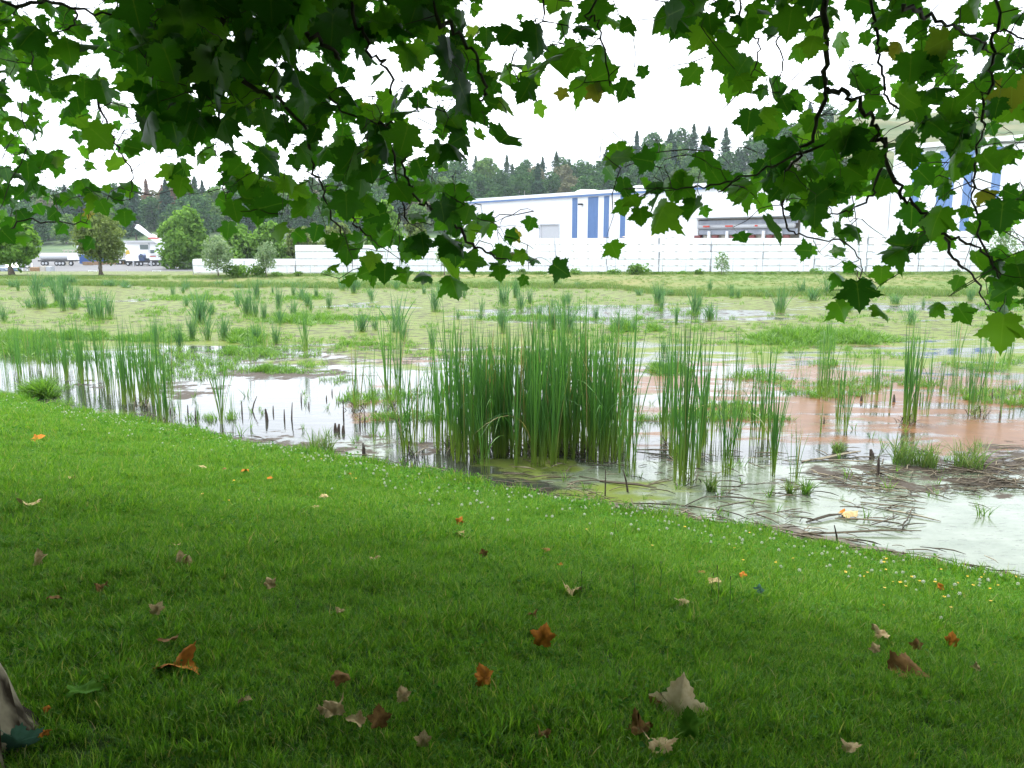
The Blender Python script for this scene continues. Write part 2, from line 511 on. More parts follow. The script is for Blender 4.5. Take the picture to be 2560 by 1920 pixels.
    b.inputs['IOR'].default_value = 1.42
    nw = noise(2.2, 4, (.6, 1.6, 1)); 
    bp = n.new('ShaderNodeBump'); bp.inputs['Strength'].default_value = .10; bp.inputs['Distance'].default_value = .05
    l.new(nw, bp.inputs['Height'])
    bp2 = n.new('ShaderNodeBump'); bp2.inputs['Distance'].default_value = .012
    st = mixf(kd, .02, .9)
    l.new(st, bp2.inputs['Strength']); l.new(fine, bp2.inputs['Height']); l.new(bp.outputs[0], bp2.inputs['Normal'])
    l.new(bp2.outputs[0], b.inputs['Normal'])
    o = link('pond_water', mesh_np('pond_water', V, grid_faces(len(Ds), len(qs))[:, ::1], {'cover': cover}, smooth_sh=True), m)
    tag(o, 'still pond water with duckweed, reddish algae and sky glare', 'water', kind='structure')
pond()

# muddy strip along the near shore
def mud_strip():
    s = np.linspace(-1.1, .35, 22); t = np.linspace(-26, 16, 420)
    S, T = np.meshgrid(s, t, indexing='ij')
    X, Y = from_st(S, T)
    edge = -.28 + .30 * wob(T * .8, 7) - .35 * smooth(-2, 1, T) * (1 - smooth(5, 9, T))
    Z = .045 * smooth(-.15, .35, S - edge) - .02 + .02 * wob(T * 6 + S * 9, 2) * .5
    Z = np.where(S - edge < -.2, -.05, Z)
    Z = np.minimum(Z, .06)
    m = pm('shore_mud', (.05, .04, .028), (.12, .10, .07), rough=.75, scale=9, bump=.6, bscale=50)
    o = link('shore_mud', mesh_np('shore_mud', np.stack([X, Y, Z], -1).reshape(-1, 3), grid_faces(len(s), len(t)), smooth_sh=True), m)
    tag(o, 'dark muddy strip where lawn meets water', 'mud', kind='structure')
mud_strip()

# ------------------------------------------------------------------ far ground: bank, yard, hills in one sheet
def far_ground():
    ys = np.concatenate([np.linspace(50, 82, 66), np.linspace(83, 100, 12), np.linspace(104, 320, 20)])
    qs = np.linspace(-1.0, 1.0, 200)
    Dg, Qg = np.meshgrid(ys, qs, indexing='ij')
    X = Dg * Qg; Y = Dg
    Z = far_z(X, Y) + .03 * wob(X * .8 + Y * .3, 2) * smooth(1, 5, Y - far_shore(X)) * (1 - smooth(80, 90, Y))
    m, n, l, b = node_mat('far_bank_grass')
    b.inputs['Roughness'].default_value = .9; b.inputs['Specular IOR Level'].default_value = .15
    tc = n.new('ShaderNodeTexCoord')
    mp = n.new('ShaderNodeMapping'); mp.inputs['Scale'].default_value = (.35, 1, 1)
    l.new(tc.outputs['Object'], mp.inputs['Vector'])
    n1 = n.new('ShaderNodeTexNoise'); n1.inputs['Scale'].default_value = .22; n1.inputs['Detail'].default_value = 7; n1.inputs['Roughness'].default_value = .6
    l.new(mp.outputs[0], n1.inputs['Vector'])
    cr = n.new('ShaderNodeValToRGB')
    e = cr.color_ramp.elements
    e[0].position = .38; e[0].color = (.10, .17, .04, 1); e[1].position = .62; e[1].color = (.20, .20, .075, 1)
    l.new(n1.outputs['Fac'], cr.inputs[0])
    n2 = n.new('ShaderNodeTexNoise'); n2.inputs['Scale'].default_value = 7; n2.inputs['Detail'].default_value = 5
    l.new(tc.outputs['Object'], n2.inputs['Vector'])
    mx = n.new('ShaderNodeMix'); mx.data_type = 'RGBA'; mx.blend_type = 'MULTIPLY'; mx.inputs[0].default_value = .5
    l.new(cr.outputs[0], mx.inputs[6]); l.new(n2.outputs['Fac'], mx.inputs[7])
    l.new(mx.outputs[2], b.inputs['Base Color'])
    o = link('far_bank', mesh_np('far_bank', np.stack([X, Y, Z], -1).reshape(-1, 3), grid_faces(len(ys), len(qs)), smooth_sh=True), m)
    tag(o, 'low mown grass bank on the far side of the pond', 'bank', kind='structure')
far_ground()
M_asph = pm('yard_asphalt', (.07, .07, .075), (.11, .11, .112), rough=.85, scale=.25, stretch=(.4, 1.6, 1), lo=.3, hi=.7)
q = MB()
q.add([(-150, 97, -.994), (140, 97, -.994), (220, 300, -.994), (-260, 300, -.994)], [(0, 1, 2, 3)])
tag(q.build('yard_pavement', M_asph), 'grey asphalt yard beyond the pond', 'pavement', kind='structure')

def ridge_v(u):
    pts = [(-600, 520), (0, 505), (200, 490), (430, 470), (700, 462), (900, 450), (1080, 418), (1250, 398), (1400, 400), (1470, 415), (1500, 392), (1600, 368), (1680, 350), (1780, 356), (1850, 372), (1900, 330), (1960, 318), (2060, 292), (2150, 285), (2230, 292), (2330, 286), (2450, 255), (2560, 215), (3200, 150)]
    return np.interp(u, [p[0] for p in pts], [p[1] for p in pts])
DR = 420.0
TREEH = 15.0
def hill_z(x, y):
    u = 1280 + x / np.maximum(y, 1) * FPX * 1.0153
    ztop = CAMZ + DR * (600 - ridge_v(u)) / FPX * 1.0 - TREEH * .8
    k = np.clip((y - 300) / (DR - 300), 0, 1.6)
    k = np.where(k > 1, 1 + (k - 1) * .12, k)
    return -1.2 + (ztop + 1.2) * k ** 1.15 + 1.2 * wob(x * .03 + y * .05, 3) * np.clip(k, 0, 1)
def hills():
    ys = np.linspace(285, 520, 48); qs = np.linspace(-1.1, 1.1, 170)
    Dg, Qg = np.meshgrid(ys, qs, indexing='ij'); X = Dg * Qg
    Z = hill_z(X, Dg)
    m = pm('hill_undergrowth', (.035, .075, .025), (.09, .14, .05), rough=.95, scale=.06, coord='Object', bump=.5, bscale=.6)
    o = link('wooded_hill', mesh_np('wooded_hill', np.stack([X, Dg, Z], -1).reshape(-1, 3), grid_faces(len(ys), len(qs)), smooth_sh=True), m)
    tag(o, 'long forested ridge behind the warehouses', 'hill', kind='structure')
    # cleared grassy terrace on the right-hand hillside
    us = np.linspace(2085, 2640, 44)
    rows = []
    for k, (vv, D) in enumerate([(402, 318), (388, 322), (372, 330), (352, 334), (338, 344), (322, 350), (308, 352), (300, 356), (292, 372)]):
        rows.append([P(uu, vv + 5 * math.sin(uu * .02 + k) + 3 * math.sin(uu * .07 + 2 * k) - (uu - 2085) * .02, D) for uu in us])
    V = np.array(rows).reshape(-1, 3)
    m2 = pm('cleared_slope', (.055, .085, .03), (.13, .13, .065), rough=.95, scale=.14, stretch=(.35, 1, 2.2), bump=.4, bscale=.7)
    o = link('cleared_hillside', mesh_np('cleared_hillside', V, grid_faces(9, len(us)), smooth_sh=True), m2)
    tag(o, 'bare grassy terraced clearing on the ridge', 'hillside', kind='structure')
hills()

# ------------------------------------------------------------------ foliage generators
def leaf_quads(C, N, size, jit=.6, seed=None, aspect=1.6):
    """C centres, N outward normals -> folded diamond leaves (2 tris)"""
    n = len(C)
    r = rng.normal(size=(n, 3))
    nn = N + jit * r; nn /= np.linalg.norm(nn, axis=1, keepdims=True)
    t = np.cross(nn, rng.normal(size=(n, 3))); t /= np.linalg.norm(t, axis=1, keepdims=True)
    b = np.cross(nn, t)
    s = (size * rng.uniform(.6, 1.3, n))[:, None]
    V = np.stack([C - t * s * aspect / 2, C + b * s / 2 + nn * s * .15, C + t * s * aspect / 2, C - b * s / 2 + nn * s * .15], 1).reshape(-1, 3)
    i = np.arange(n) * 4
    F = np.concatenate([np.stack([i, i + 1, i + 2], 1), np.stack([i, i + 2, i + 3], 1)])
    return V, F
def crown_mesh(name, lobes, n, size, shell=.75, seed=1, zsq=1.0):
    """lobes: (x,y,z,r) list"""
    r_ = np.random.default_rng(seed)
    L = np.array(lobes, float)
    w = L[:, 3] ** 2; idx = r_.choice(len(L), n, p=w / w.sum())
    d = r_.normal(size=(n, 3)); d /= np.linalg.norm(d, axis=1, keepdims=True)
    # clumps inside each lobe
    ncl = 26
    cl = r_.normal(size=(len(L), ncl, 3)); cl /= np.linalg.norm(cl, axis=2, keepdims=True)
    ci = r_.integers(0, ncl, n)
    d = cl[idx, ci] + d * .42; d /= np.linalg.norm(d, axis=1, keepdims=True)
    rad = L[idx, 3] * (shell + (1 - shell) * r_.random(n) ** .5) * (1 + .16 * np.sin(ci * 7.3))
    rad *= np.where(r_.random(n) < .25, r_.random(n) ** .4, 1)
    C = L[idx, :3] + d * rad[:, None] * np.array([1, 1, zsq])
    V, F = leaf_quads(C, d, size, .8)
    rr = np.repeat(np.clip(.5 + .28 * np.sin(ci * 3.1 + idx * 1.7) + .22 * r_.normal(size=n), 0.01, .99), 4)
    return mesh_np(name, V, F, {'rnd': rr})
def round_lobes(h, w, seed, n=9, base=.3):
    r_ = random.Random(seed); out = []
    for i in range(n):
        a = 2.4 * i + r_.random(); k = i / (n - 1)
        z = h * (base + (.86 - base) * k)
        rr = w / 2 * (.62 * math.sin(math.pi * (.15 + .8 * k)) ** .6)
        out.append((math.cos(a) * rr * .8, math.sin(a) * rr * .8, z, w * (.30 - .10 * k) * r_.uniform(.8, 1.15)))
    return out
def trunk_mb(h, r, lean=0.0, limbs=5, seed=1, spread=.25, top=.75):
    r_ = random.Random(seed); b = MB()
    pts = [(lean * h * k ** 2 * .2, .03 * h * math.sin(k * 5 + seed), h * top * k) for k in (0, .15, .35, .6, .8, 1)]
    b.tube(pts, [r * 1.35, r, r * .85, r * .6, r * .4, r * .15], 7)
    for i in range(limbs):
        k = r_.uniform(.35, .85); a = 2.4 * i + r_.random()
        z = h * top * k; L = h * spread * r_.uniform(.6, 1.1)
        x = lean * h * k * k * .2
        b.tube([(x, 0, z), (x + math.cos(a) * L * .5, math.sin(a) * L * .5, z + L * .35), (x + math.cos(a) * L, math.sin(a) * L, z + L * .9)], [r * .4, r * .25, r * .08], 5)
    return b
def conifer_mesh(name, h, w, seed, n=1500, size=.7, sparse=0.0):
    r_ = np.random.default_rng(seed)
    k = r_.random(n) ** .8                       # 0 bottom .. 1 top
    tier = np.round(k * 22) / 22
    a = r_.random(n) * 6.283
    nb = 9; a = np.round(a / 6.283 * nb) / nb * 6.283 + tier * 31.7 + r_.normal(size=n) * .22
    env = (1 - k) ** .8 * w / 2 * (1 + .25 * np.sin(a * 3 + tier * 40)) * (.45 + .75 * np.random.default_rng(seed + 5).random(24)[np.clip((tier * 22).astype(int), 0, 23)]) + .12
    rad = env * r_.random(n) ** .6
    z = h * (.14 + .86 * tier) - rad * .30 + r_.normal(size=n) * .12
    C = np.stack([np.cos(a) * rad, np.sin(a) * rad, z], 1)
    N = np.stack([np.cos(a) * .4, np.sin(a) * .4, np.full(n, .9)], 1)
    V, F = leaf_quads(C, N, size, .45, aspect=1.9)
    return mesh_np(name, V, F, {'rnd': np.repeat(np.clip(r_.normal(.5, .22, n), .01, .99), 4)})

def fol(name, a, b_, c=None, trans=.25):
    return leaf_mat(name, [(0, a), (.6, b_), (1, c or b_)], trans=trans, tboost=(1.2, 1.3, .8), vein=False, objrand=False, rough=.8, spec=.06)
F_con = fol('conifer_needles', (.014, .045, .026), (.032, .078, .042), (.055, .11, .05), .1)
F_con2 = fol('conifer_needles_light', (.026, .070, .030), (.055, .11, .055), (.08, .14, .06), .1)
F_dec = fol('broadleaf_dark', (.020, .060, .022), (.048, .115, .035), (.085, .17, .045))
F_dec2 = fol('broadleaf_bright', (.05, .11, .025), (.10, .19, .04), (.15, .25, .05))
F_dead = fol('dead_foliage', (.13, .065, .04), (.22, .12, .075), (.28, .17, .10), .1)
F_tan = fol('tan_foliage', (.10, .11, .06), (.16, .16, .09), (.20, .19, .11), .15)

def tree_proto(name, crown_mesh_, cmat, tr_mb, tmat):
    crown_mesh_.materials.append(cmat)
    tm = tr_mb.mesh('trunk', True); tm.materials.append(tmat)
    return (name, crown_mesh_, tm)
def put_tree(proto, loc, rz, sc, label, group, cat='tree'):
    name, cm, tm = proto
    t = thing(name, label, cat, tuple(loc), rz, group)
    t.scale = sc if isinstance(sc, tuple) else (sc,) * 3
    link('crown', cm, None, t); link('trunk', tm, None, t)
    return t

con = [tree_proto('conifer_tree', conifer_mesh('conifer_crown', 18, 6.5 + i, 10 + i, 1900, .62), F_con if i % 2 == 0 else F_con2, trunk_mb(18, .28, 0, 0, i, top=.98), M_trunk) for i in range(4)]
dec = [tree_proto('broadleaf_tree', crown_mesh('broadleaf_crown', round_lobes(15, 11, 20 + i, 10, .25), 2600, .62, .7, 30 + i), (F_dec, F_dec, F_dec2, F_tan)[i], trunk_mb(15, .3, 0, 4, i), M_trunk) for i in range(4)]
ded = tree_proto('dead_tree', conifer_mesh('dead_crown', 16, 6, 77, 1100, .5), F_dead, trunk_mb(16, .25, 0, 3, 5, top=.98), M_trunk)

def forest():
    r_ = random.Random(11)
    L = dict(conifer_tree='dark blue green conifer on the wooded ridge', broadleaf_tree='rounded leafy tree in the woods on the ridge')
    spots = []
    for row, D in enumerate([418, 400, 384, 368, 352, 336]):
        step = [40, 44, 48, 54, 62, 84][row]
        u = -60 + row * 17
        while u < 2640:
            uu = u + r_.uniform(-13, 13)
            x = (uu - 1280) / FPX * D / 1.0153; y = D + r_.uniform(-6, 6)
            spots.append((uu, x, y, row)); u += step * (1 + r_.uniform(-.2, .2))
    extra = []
    for uu, x, y, row in spots:
        z = float(hill_z(np.array(x), np.array(y))) - .4
        if 2110 < uu and row >= 1:
            if row >= 2: continue
        hidden = row >= 4 and 1250 < uu
        if hidden: continue
        red = any(abs(uu - a) < 26 and row == b for a, b in ((245, 2), (400, 1), (470, 3), (430, 2)))
        q_ = r_.random()
        pcon = .40 if row == 0 else .24
        if 1560 < uu < 2080 and row <= 2: pcon = .55
        if uu < 1100: pcon = .3
        if 720 < uu < 1100: pcon = .15
        if red: pr, lab, g = ded, 'rusty brown dying tree among green ridge trees', 'rusty dying trees on the ridge'
        elif q_ < pcon: pr, lab, g = con[r_.randrange(4)], L['conifer_tree'], 'conifers on the ridge'
        else: pr, lab, g = dec[r_.choice([0, 0, 1, 1, 2, 3])], L['broadleaf_tree'], 'leafy trees on the ridge'
        if pr is dec[2]: lab, g = 'bright green leafy tree on the wooded ridge', 'bright green trees on the ridge'
        if pr is dec[3]: lab, g = 'pale brownish tree on the wooded ridge', 'pale brownish trees on the ridge'
        k = r_.uniform(.72, 1.18) * (1.0 if pr[0] != 'conifer_tree' else 1.02)
        if 2080 < uu: k *= .62
        wd = 1.3 if pr[0] == 'broadleaf_tree' else 1.12
        put_tree(pr, (x, y, z), r_.uniform(0, 6.28), (k * wd, k * wd, k), lab, g)
    # a few bare leaning trunks
    for uu, vv, hh in ((1296, 420, 60), (1310, 425, 66), (1560, 380, 60), (1770, 400, 50), (1664, 420, 40)):
        p = P(uu, vv + hh, 347)
        b = MB().tube([(0, 0, 0), (.3 * r_.uniform(-1, 1), 0, 6), (r_.uniform(-.6, .6), 0, 13)], [.28, .2, .08], 6)
        o = b.build('bare_trunk', pm('bare_pale_trunk', (.35, .34, .30), (.25, .24, .22)) if 'bare_pale_trunk' not in MATS else MATS['bare_pale_trunk'])
        o.location = (p[0], p[1], float(hill_z(np.array(p[0]), np.array(p[1]))))
        tag(o, 'pale bare standing trunk among the ridge trees', 'dead tree', 'bare trunks on the ridge')
forest()

# ------------------------------------------------------------------ warehouses
M_white = pm('white_wall_sheet', (.80, .81, .82), (.76, .77, .79), rough=.55, scale=.4, stretch=(1, 1, .2))
M_blue = pm('blue_wall_sheet', (.085, .17, .36), (.075, .155, .33), rough=.5, scale=1.0)
M_roof = pm('white_roof_sheet', (.78, .79, .80), (.72, .73, .75), rough=.5, scale=.5)
M_grey = pm('grey_curtain', (.24, .26, .31), (.31, .33, .38), rough=.6, scale=1.2, stretch=(1, 1, .3))
M_lgrey = pm('light_grey_metal', (.42, .43, .45), (.5, .51, .53), rough=.5)
M_dkred = pm('dark_red_steel', (.14, .03, .03), (.20, .05, .045), rough=.6)
M_red = pm('red_paint', (.55, .06, .04), (.45, .05, .03), rough=.45)
M_beige = pm('beige_panel', (.50, .47, .40), (.42, .39, .33), rough=.7)
M_black = pm('black_rubber', (.02, .02, .022), (.035, .035, .035), rough=.7)
M_glass = pm('tinted_glass', (.03, .06, .06), (.05, .08, .08), rough=.08, spec=.8)
M_wood = pm('sawn_wood', (.34, .22, .12), (.24, .15, .08), rough=.8, scale=6)
M_steel = pm('galvanised_steel', (.50, .52, .54), (.40, .42, .44), rough=.45, metal=.4)

def wall_frame(u1, D1, u2, D2):
    a = np.array([(u1 - 1280) / FPX * D1 / 1.0153, D1]); b = np.array([(u2 - 1280) / FPX * D2 / 1.0153, D2])
    d = b - a; L = np.linalg.norm(d); d /= L
    def s_at(u):
        q = (u - 1280) / FPX / 1.0153
        return (q * a[1] - a[0]) / (d[0] - q * d[1])
    def z_at(u, v):
        y = a[1] + d[1] * s_at(u)
        return float(P(u, v, y)[2])
    return a, d, s_at, z_at, math.atan2(d[1], d[0])

def warehouse1():
    a, d, S, Zf, rz = wall_frame(1180, 168, 1920, 112)
    t = thing('warehouse', 'long low white warehouse with four blue stripes and a grey loading dock', 'warehouse', (a[0], a[1], -1), rz)
    s0, s1 = S(1150), S(2217); ze = 12.0
    holes = [(S(1350), S(1397), 0, Zf(1373, 562) + 1)]
    dk0, dk1, dkt, dkb = S(1744), S(1998), Zf(1860, 546) + 1, 1.1
    w = MB()
    def seg(x0, x1, z0, z1): w.box(((x0 + x1) / 2, .15, (z0 + z1) / 2), (x1 - x0, .3, z1 - z0))
    hx0, hx1, _, hz = holes[0]
    seg(s0, hx0, 0, ze); seg(hx0, hx1, hz, ze); seg(hx1, dk0, 0, ze); seg(dk0, dk1, dkt, ze); seg(dk0, dk1, 0, dkb); seg(dk1, s1, 0, ze)
    w.box((s0 + .15, 25, ze / 2), (.3, 49.4, ze)); w.box(((s0 + s1) / 2, 50, ze / 2), (s1 - s0, .3, ze))
    w.build('wall', M_white, t)
    # standing seams of the cladding
    sm = MB(); x = s0 + 1.2
    while x < s1:
        if not (hx0 - .1 < x < hx1 + .1 or dk0 - .1 < x < dk1 + .1): sm.box((x, -.012, ze / 2), (.05, .024, ze - .4))
        x += 1.2
    tag(sm.build('seam', M_white, t), kind='stuff')
    # roof: low gable with fascia
    rf = MB()
    rf.prism([(0, 0), (25, 1.3), (50, 0), (50, .35), (25, 1.75), (0, .55)], 0, 1)
    vs = [(s0 - .4 + (s1 - s0 + .6) * p[1], -.45 + p[0], ze + .02 + p[2]) for p in rf.v]
    rf.v = vs
    rf.build('roof', M_roof, t)
    MB().box(((s0 + s1) / 2, -.52, ze - .18), (s1 - s0 + .4, .12, .26)).build('eave_trim', M_blue, t)
    for u0, u1 in ((1430.5, 1442.5), (1469.5, 1494), (1509, 1521), (1550, 1562)):
        b = MB(); x0, x1 = S(u0), S(u1); z0 = Zf((u0 + u1) / 2, 600) + 1
        b.box(((x0 + x1) / 2, -.05, (z0 + ze - .4) / 2), (x1 - x0, .10, ze - .4 - z0))
        k = x0 + .25
        while k < x1 - .1: b.box((k, -.115, (z0 + ze - .4) / 2), (.07, .03, ze - .5 - z0)); k += .42
        b.build('blue_panel', M_blue, t)
    # roll up door
    dr = MB(); dr.box(((hx0 + hx1) / 2, .25, hz / 2), (hx1 - hx0, .06, hz))
    for i in range(12): dr.box(((hx0 + hx1) / 2, .205, hz * (i + .5) / 12), (hx1 - hx0 - .1, .03, .05))
    dd = dr.build('roll_up_door', M_lgrey, t)
    fr = MB(); fr.box((hx0 - .1, -.03, hz / 2), (.18, .1, hz)); fr.box((hx1 + .1, -.03, hz / 2), (.18, .1, hz)); fr.box(((hx0 + hx1) / 2, -.03, hz + .1), (hx1 - hx0 + .4, .1, .2))
    fr.build('door_frame', M_steel, dd)
    # wall light on its arm
    x = S(1455); z = Zf(1455, 511) + 1
    wl_ = MB(); wl_.box((x, -.5, z), (.7, .5, .28)); wl_.box((x + .1, -.17, z), (.1, .3, .1)); wl_.build('wall_light', M_black, t)
    for u0, v0, wd in ((1408, 488, 5.5), (1545, 478, 6), (1640, 474, 4)):
        x = S(u0); vb = MB(); n = 10
        vb.prism([(x + wd / 2 * math.cos(math.pi * i / n), ze + .4 + .95 * math.sin(math.pi * i / n)) for i in range(n + 1)], 4.5, 6.5)
        vb.build('roof_vent', M_roof, t)
    # loading dock
    W_ = dk1 - dk0; cx = (dk0 + dk1) / 2
    dk = MB(); dk.box((cx, 3.0, (dkt + dkb) / 2), (W_, .2, dkt - dkb)); dk.box((cx, 1.6, dkb - .05), (W_, 2.6, .1)); dk.box((cx, 1.6, dkt + .05), (W_, 2.6, .1))
    dko = dk.build('dock_recess', M_beige, t)
    def band(v0, v1, y, dpt, mat, nm, rnd=False):
        z1 = Zf(1860, v0) + 1; z0 = Zf(1860, v1) + 1
        b = MB()
        if rnd: b.tube([(dk0 + .8, y, (z0 + z1) / 2), (dk1 - .3, y, (z0 + z1) / 2)], (z1 - z0) / 2, 14)
        else: b.box((cx + .3, y, (z0 + z1) / 2), (W_ - .7, dpt, z1 - z0))
        return b.build(nm, mat, t, sm=rnd)
    MB().box((cx, -.75, dkt + .18), (W_ + .6, 2.0, .12)).build('dock_canopy', M_lgrey, t)
    band(550, 560, -.55, .3, M_grey, 'dock_curtain')
    ro = band(560, 572, -.75, 0, M_lgrey, 'curtain_roller', True)
    band(572.5, 586, -.45, .2, M_grey, 'dock_curtain')
    rz_ = Zf(1860, 566) + 1
    for u0, u1 in ((1770, 1786), (1825, 1844), (1899, 1906), (1940, 1953)):
        MB().box(((S(u0) + S(u1)) / 2, -1.22, rz_ + .05), (S(u1) - S(u0), .04, .22)).build('red_marking', M_red, t)
    zb = Zf(1860, 592) + 1
    for i, u0 in enumerate((1750, 1794, 1839, 1886, 1930, 1972)):
        x = S(u0); wdt = S(u0 + 7) - S(u0 - 7)
        MB().box((x, -.5, zb), (wdt, .4, .42)).build('red_bumper', M_dkred, t)
        if i:
            MB().box((x - wdt, -.7, zb + .3), (.45, .35, 1.0), bev=.08).build('white_post', M_white, t)
            MB().tube([(x - .25, -.7, zb - .2), (x + .55, -.9, zb - 1.0)], .1, 6).build('strut', M_dkred, t)
            MB().box((x - wdt * 2.0, .3, zb - .1), (wdt * 1.3, .6, .7)).build('dock_leveller', M_beige, t)
    MB().box((cx, -.9, zb - .75), (W_ - 1, .08, .1)).build('dock_rail', M_lgrey, t)
warehouse1()

def warehouse2():
    a, d, S, Zf, rz = wall_frame(2219, 98.05, 2560, 86.9)
    t = thing('tall_warehouse', 'taller white warehouse with wide pale blue stripes half hidden behind hanging leaves', 'warehouse', (a[0], a[1], -1), rz)
    s0, s1 = 0.0, S(2760); ze = Zf(2267, 374) + 1
    w = MB(); w.box(((s0 + s1) / 2, .15, ze / 2), (s1 - s0, .3, ze)); w.box((.15, 15.3, ze / 2), (.3, 30, ze)); w.box(((s0 + s1) / 2, 30.6, ze / 2), (s1 - s0, .3, ze))
    w.build('wall', M_white, t)
    rf = MB(); rf.box(((s0 + s1) / 2, 15, ze + .3), (s1 - s0 + .8, 31.5, .5)); rf.build('roof', M_roof, t)
    MB().box(((s0 + s1) / 2, -.2, ze - .1), (s1 - s0, .12, .16)).build('eave_trim', M_lgrey, t)
    M_b2 = pm('pale_blue_sheet', (.14, .24, .46), (.12, .21, .42), rough=.5)
    for u0, u1, vb in ((2269, 2288, 562), (2332, 2372, 566), (2396, 2417, 578), (2465, 2486, 582)):
        x0, x1 = S(u0), S(u1); z0 = Zf((u0 + u1) / 2, vb) + 1
        b = MB(); b.box(((x0 + x1) / 2, -.05, (z0 + ze - .4) / 2), (x1 - x0, .10, ze - .4 - z0))
        k = x0 + .25
        while k < x1 - .1: b.box((k, -.115, (z0 + ze - .4) / 2), (.06, .03, ze - .5 - z0)); k += .4
        b.build('blue_panel', M_b2, t)
    x = S(2534); z = Zf(2534, 511) + 1
    v = MB(); v.box((x, -.05, z), (1.5, .1, 1.0))
    for i in range(5): v.box((x, -.13, z - .4 + .2 * i), (1.4, .06, .05))
    v.build('wall_vent', M_lgrey, t)
warehouse2()

# pale blue little window on the near wall of the first warehouse
# ------------------------------------------------------------------ wrapped lumber
def lumber():
    m, n, l, b = node_mat('white_wrap')
    b.inputs['Roughness'].default_value = .35
    tc = n.new('ShaderNodeTexCoord'); oi = n.new('ShaderNodeObjectInfo')
    mp = n.new('ShaderNodeMapping'); mp.inputs['Scale'].default_value = (1.1, 1, 7)
    va = n.new('ShaderNodeVectorMath'); va.operation = 'ADD'
    l.new(tc.outputs['Object'], mp.inputs['Vector']); l.new(mp.outputs[0], va.inputs[0]); l.new(oi.outputs['Random'], va.inputs[1])
    br = n.new('ShaderNodeTexNoise'); br.inputs['Scale'].default_value = 1.6; br.inputs['Detail'].default_value = 3
    l.new(va.outputs[0], br.inputs['Vector'])
    cr = n.new('ShaderNodeValToRGB')
    cr.color_ramp.elements[0].position = .29; cr.color_ramp.elements[0].color = (.30, .34, .42, 1)
    cr.color_ramp.elements[1].position = .36; cr.color_ramp.elements[1].color = (.80, .82, .86, 1)
    l.new(br.outputs['Fac'], cr.inputs[0]); l.new(cr.outputs[0], b.inputs['Base Color'])
    pm('lumber_end', (.55, .42, .25), (.42, .3, .17), rough=.8)
    bw = MB().box((0, 0, 0), (4.92, 1.15, .60), bev=.05).mesh('wrapped_bundle'); bw.materials.append(m)
    sp = MB()
    for x in (-2, -.7, .7, 2): sp.box((x, 0, -.335), (.1, 1.1, .07))
    sm = sp.mesh('spacer'); sm.materials.append(M_wood)
    r_ = random.Random(5)
    z0 = .42; D = 80.0
    x = (475 - 1280) / FPX * D / 1.0153; col = 0
    while x < 56:
        u = 1280 + (x + 2.5) / D * FPX * 1.0153
        rows = 2 if u < 690 else 3 if u < 760 else 4 if u < 1000 else 5 if u < 2080 else 6
        for r in range(rows):
            jx = r_.uniform(-.06, .06)
            t = thing('wrapped_lumber_bundle',
                      ('white wrapped lumber bundle lying on the ground behind the chain-link fence' if r == 0 else
                       'white wrapped lumber bundle on top of the long white stack' if r == rows - 1 else
                       'white wrapped lumber bundle within the long white stack behind the fence'),
                      'lumber bundle', (x + 2.5 + jx, D + r_.uniform(-.06, .06) + .6, z0 + .335 + r * .67), r_.uniform(-.004, .004),
                      'wrapped lumber bundles, ' + ('bottom row' if r == 0 else 'top row' if r == rows - 1 else 'middle rows'))
            link('wrap', bw, None, t); link('spacer', sm, None, t)
        x += 5.02; col += 1
    # a rumpled tan tarpaulin lying on the stack
    p = P(1600, 616, 80.6)
    g = []
    for j in range(6):
        for i in range(18):
            xx = -3.6 + 7.2 * i / 17; yy = -.5 + j * .2
            g.append((xx, yy, .04 + .38 * math.exp(-(xx / 1.3) ** 2) * (1 - abs(j - 2.5) / 4) + .03 * math.sin(i * 2.1 + j)))
    o = link('tarpaulin', mesh_np('tarpaulin', np.array(g), grid_faces(6, 18), smooth_sh=True), pm('tan_tarp', (.55, .38, .22), (.45, .30, .17), rough=.7), loc=(p[0], 80.6, .42 + 5 * .67))
    tag(o, 'rumpled tan tarpaulin lying on the white lumber stack', 'tarpaulin')
lumber()

def chain_fence():
    t = thing('chain_link_fence', 'chain-link fence with thin grey posts running before the white lumber stack', 'fence', (0, 74, .5))
    x0, x1 = (478 - 1280) / FPX * 74 / 1.0153, 48
    pmesh = MB().tube([(0, 0, -.1), (0, 0, 1.85)], .022, 6).mesh('post', True); pmesh.materials.append(M_steel)
    x = x0
    while x < x1:
        link('post', pmesh, None, t, loc=(x, 0, 0), scale=(1, 1, .66 if x < -15 else 1)); x += 2.1
    for z in (1.8, 1.0, .12):
        MB().tube([(-14.7, -.01, z), (x1, -.01, z)], .011, 5).build('rail', M_steel, t)
        MB().tube([(x0, -.01, z * .66), (-14.7, -.01, z * .66)], .011, 5).build('rail', M_steel, t)
    n = int((x1 - x0) / .12); V = []; F = []
    xs = x0 + np.arange(n) * .12
    for sgn in (1, -1):
        for xx in xs:
            hh = .66 if xx < -15 else 1; a = (xx, .01 * sgn, .05); e = (xx + sgn * 1.75 * hh, .01 * sgn, 1.78 * hh); k = len(V)
            V += [a, (a[0] + .006, a[1], a[2]), (e[0] + .006, e[1], e[2]), e]; F.append((k, k + 1, k + 2, k + 3))
    o = link('wire_mesh', mesh_np('wire_mesh', np.array(V), np.array(F)), M_steel, t); tag(o, kind='stuff')
chain_fence()

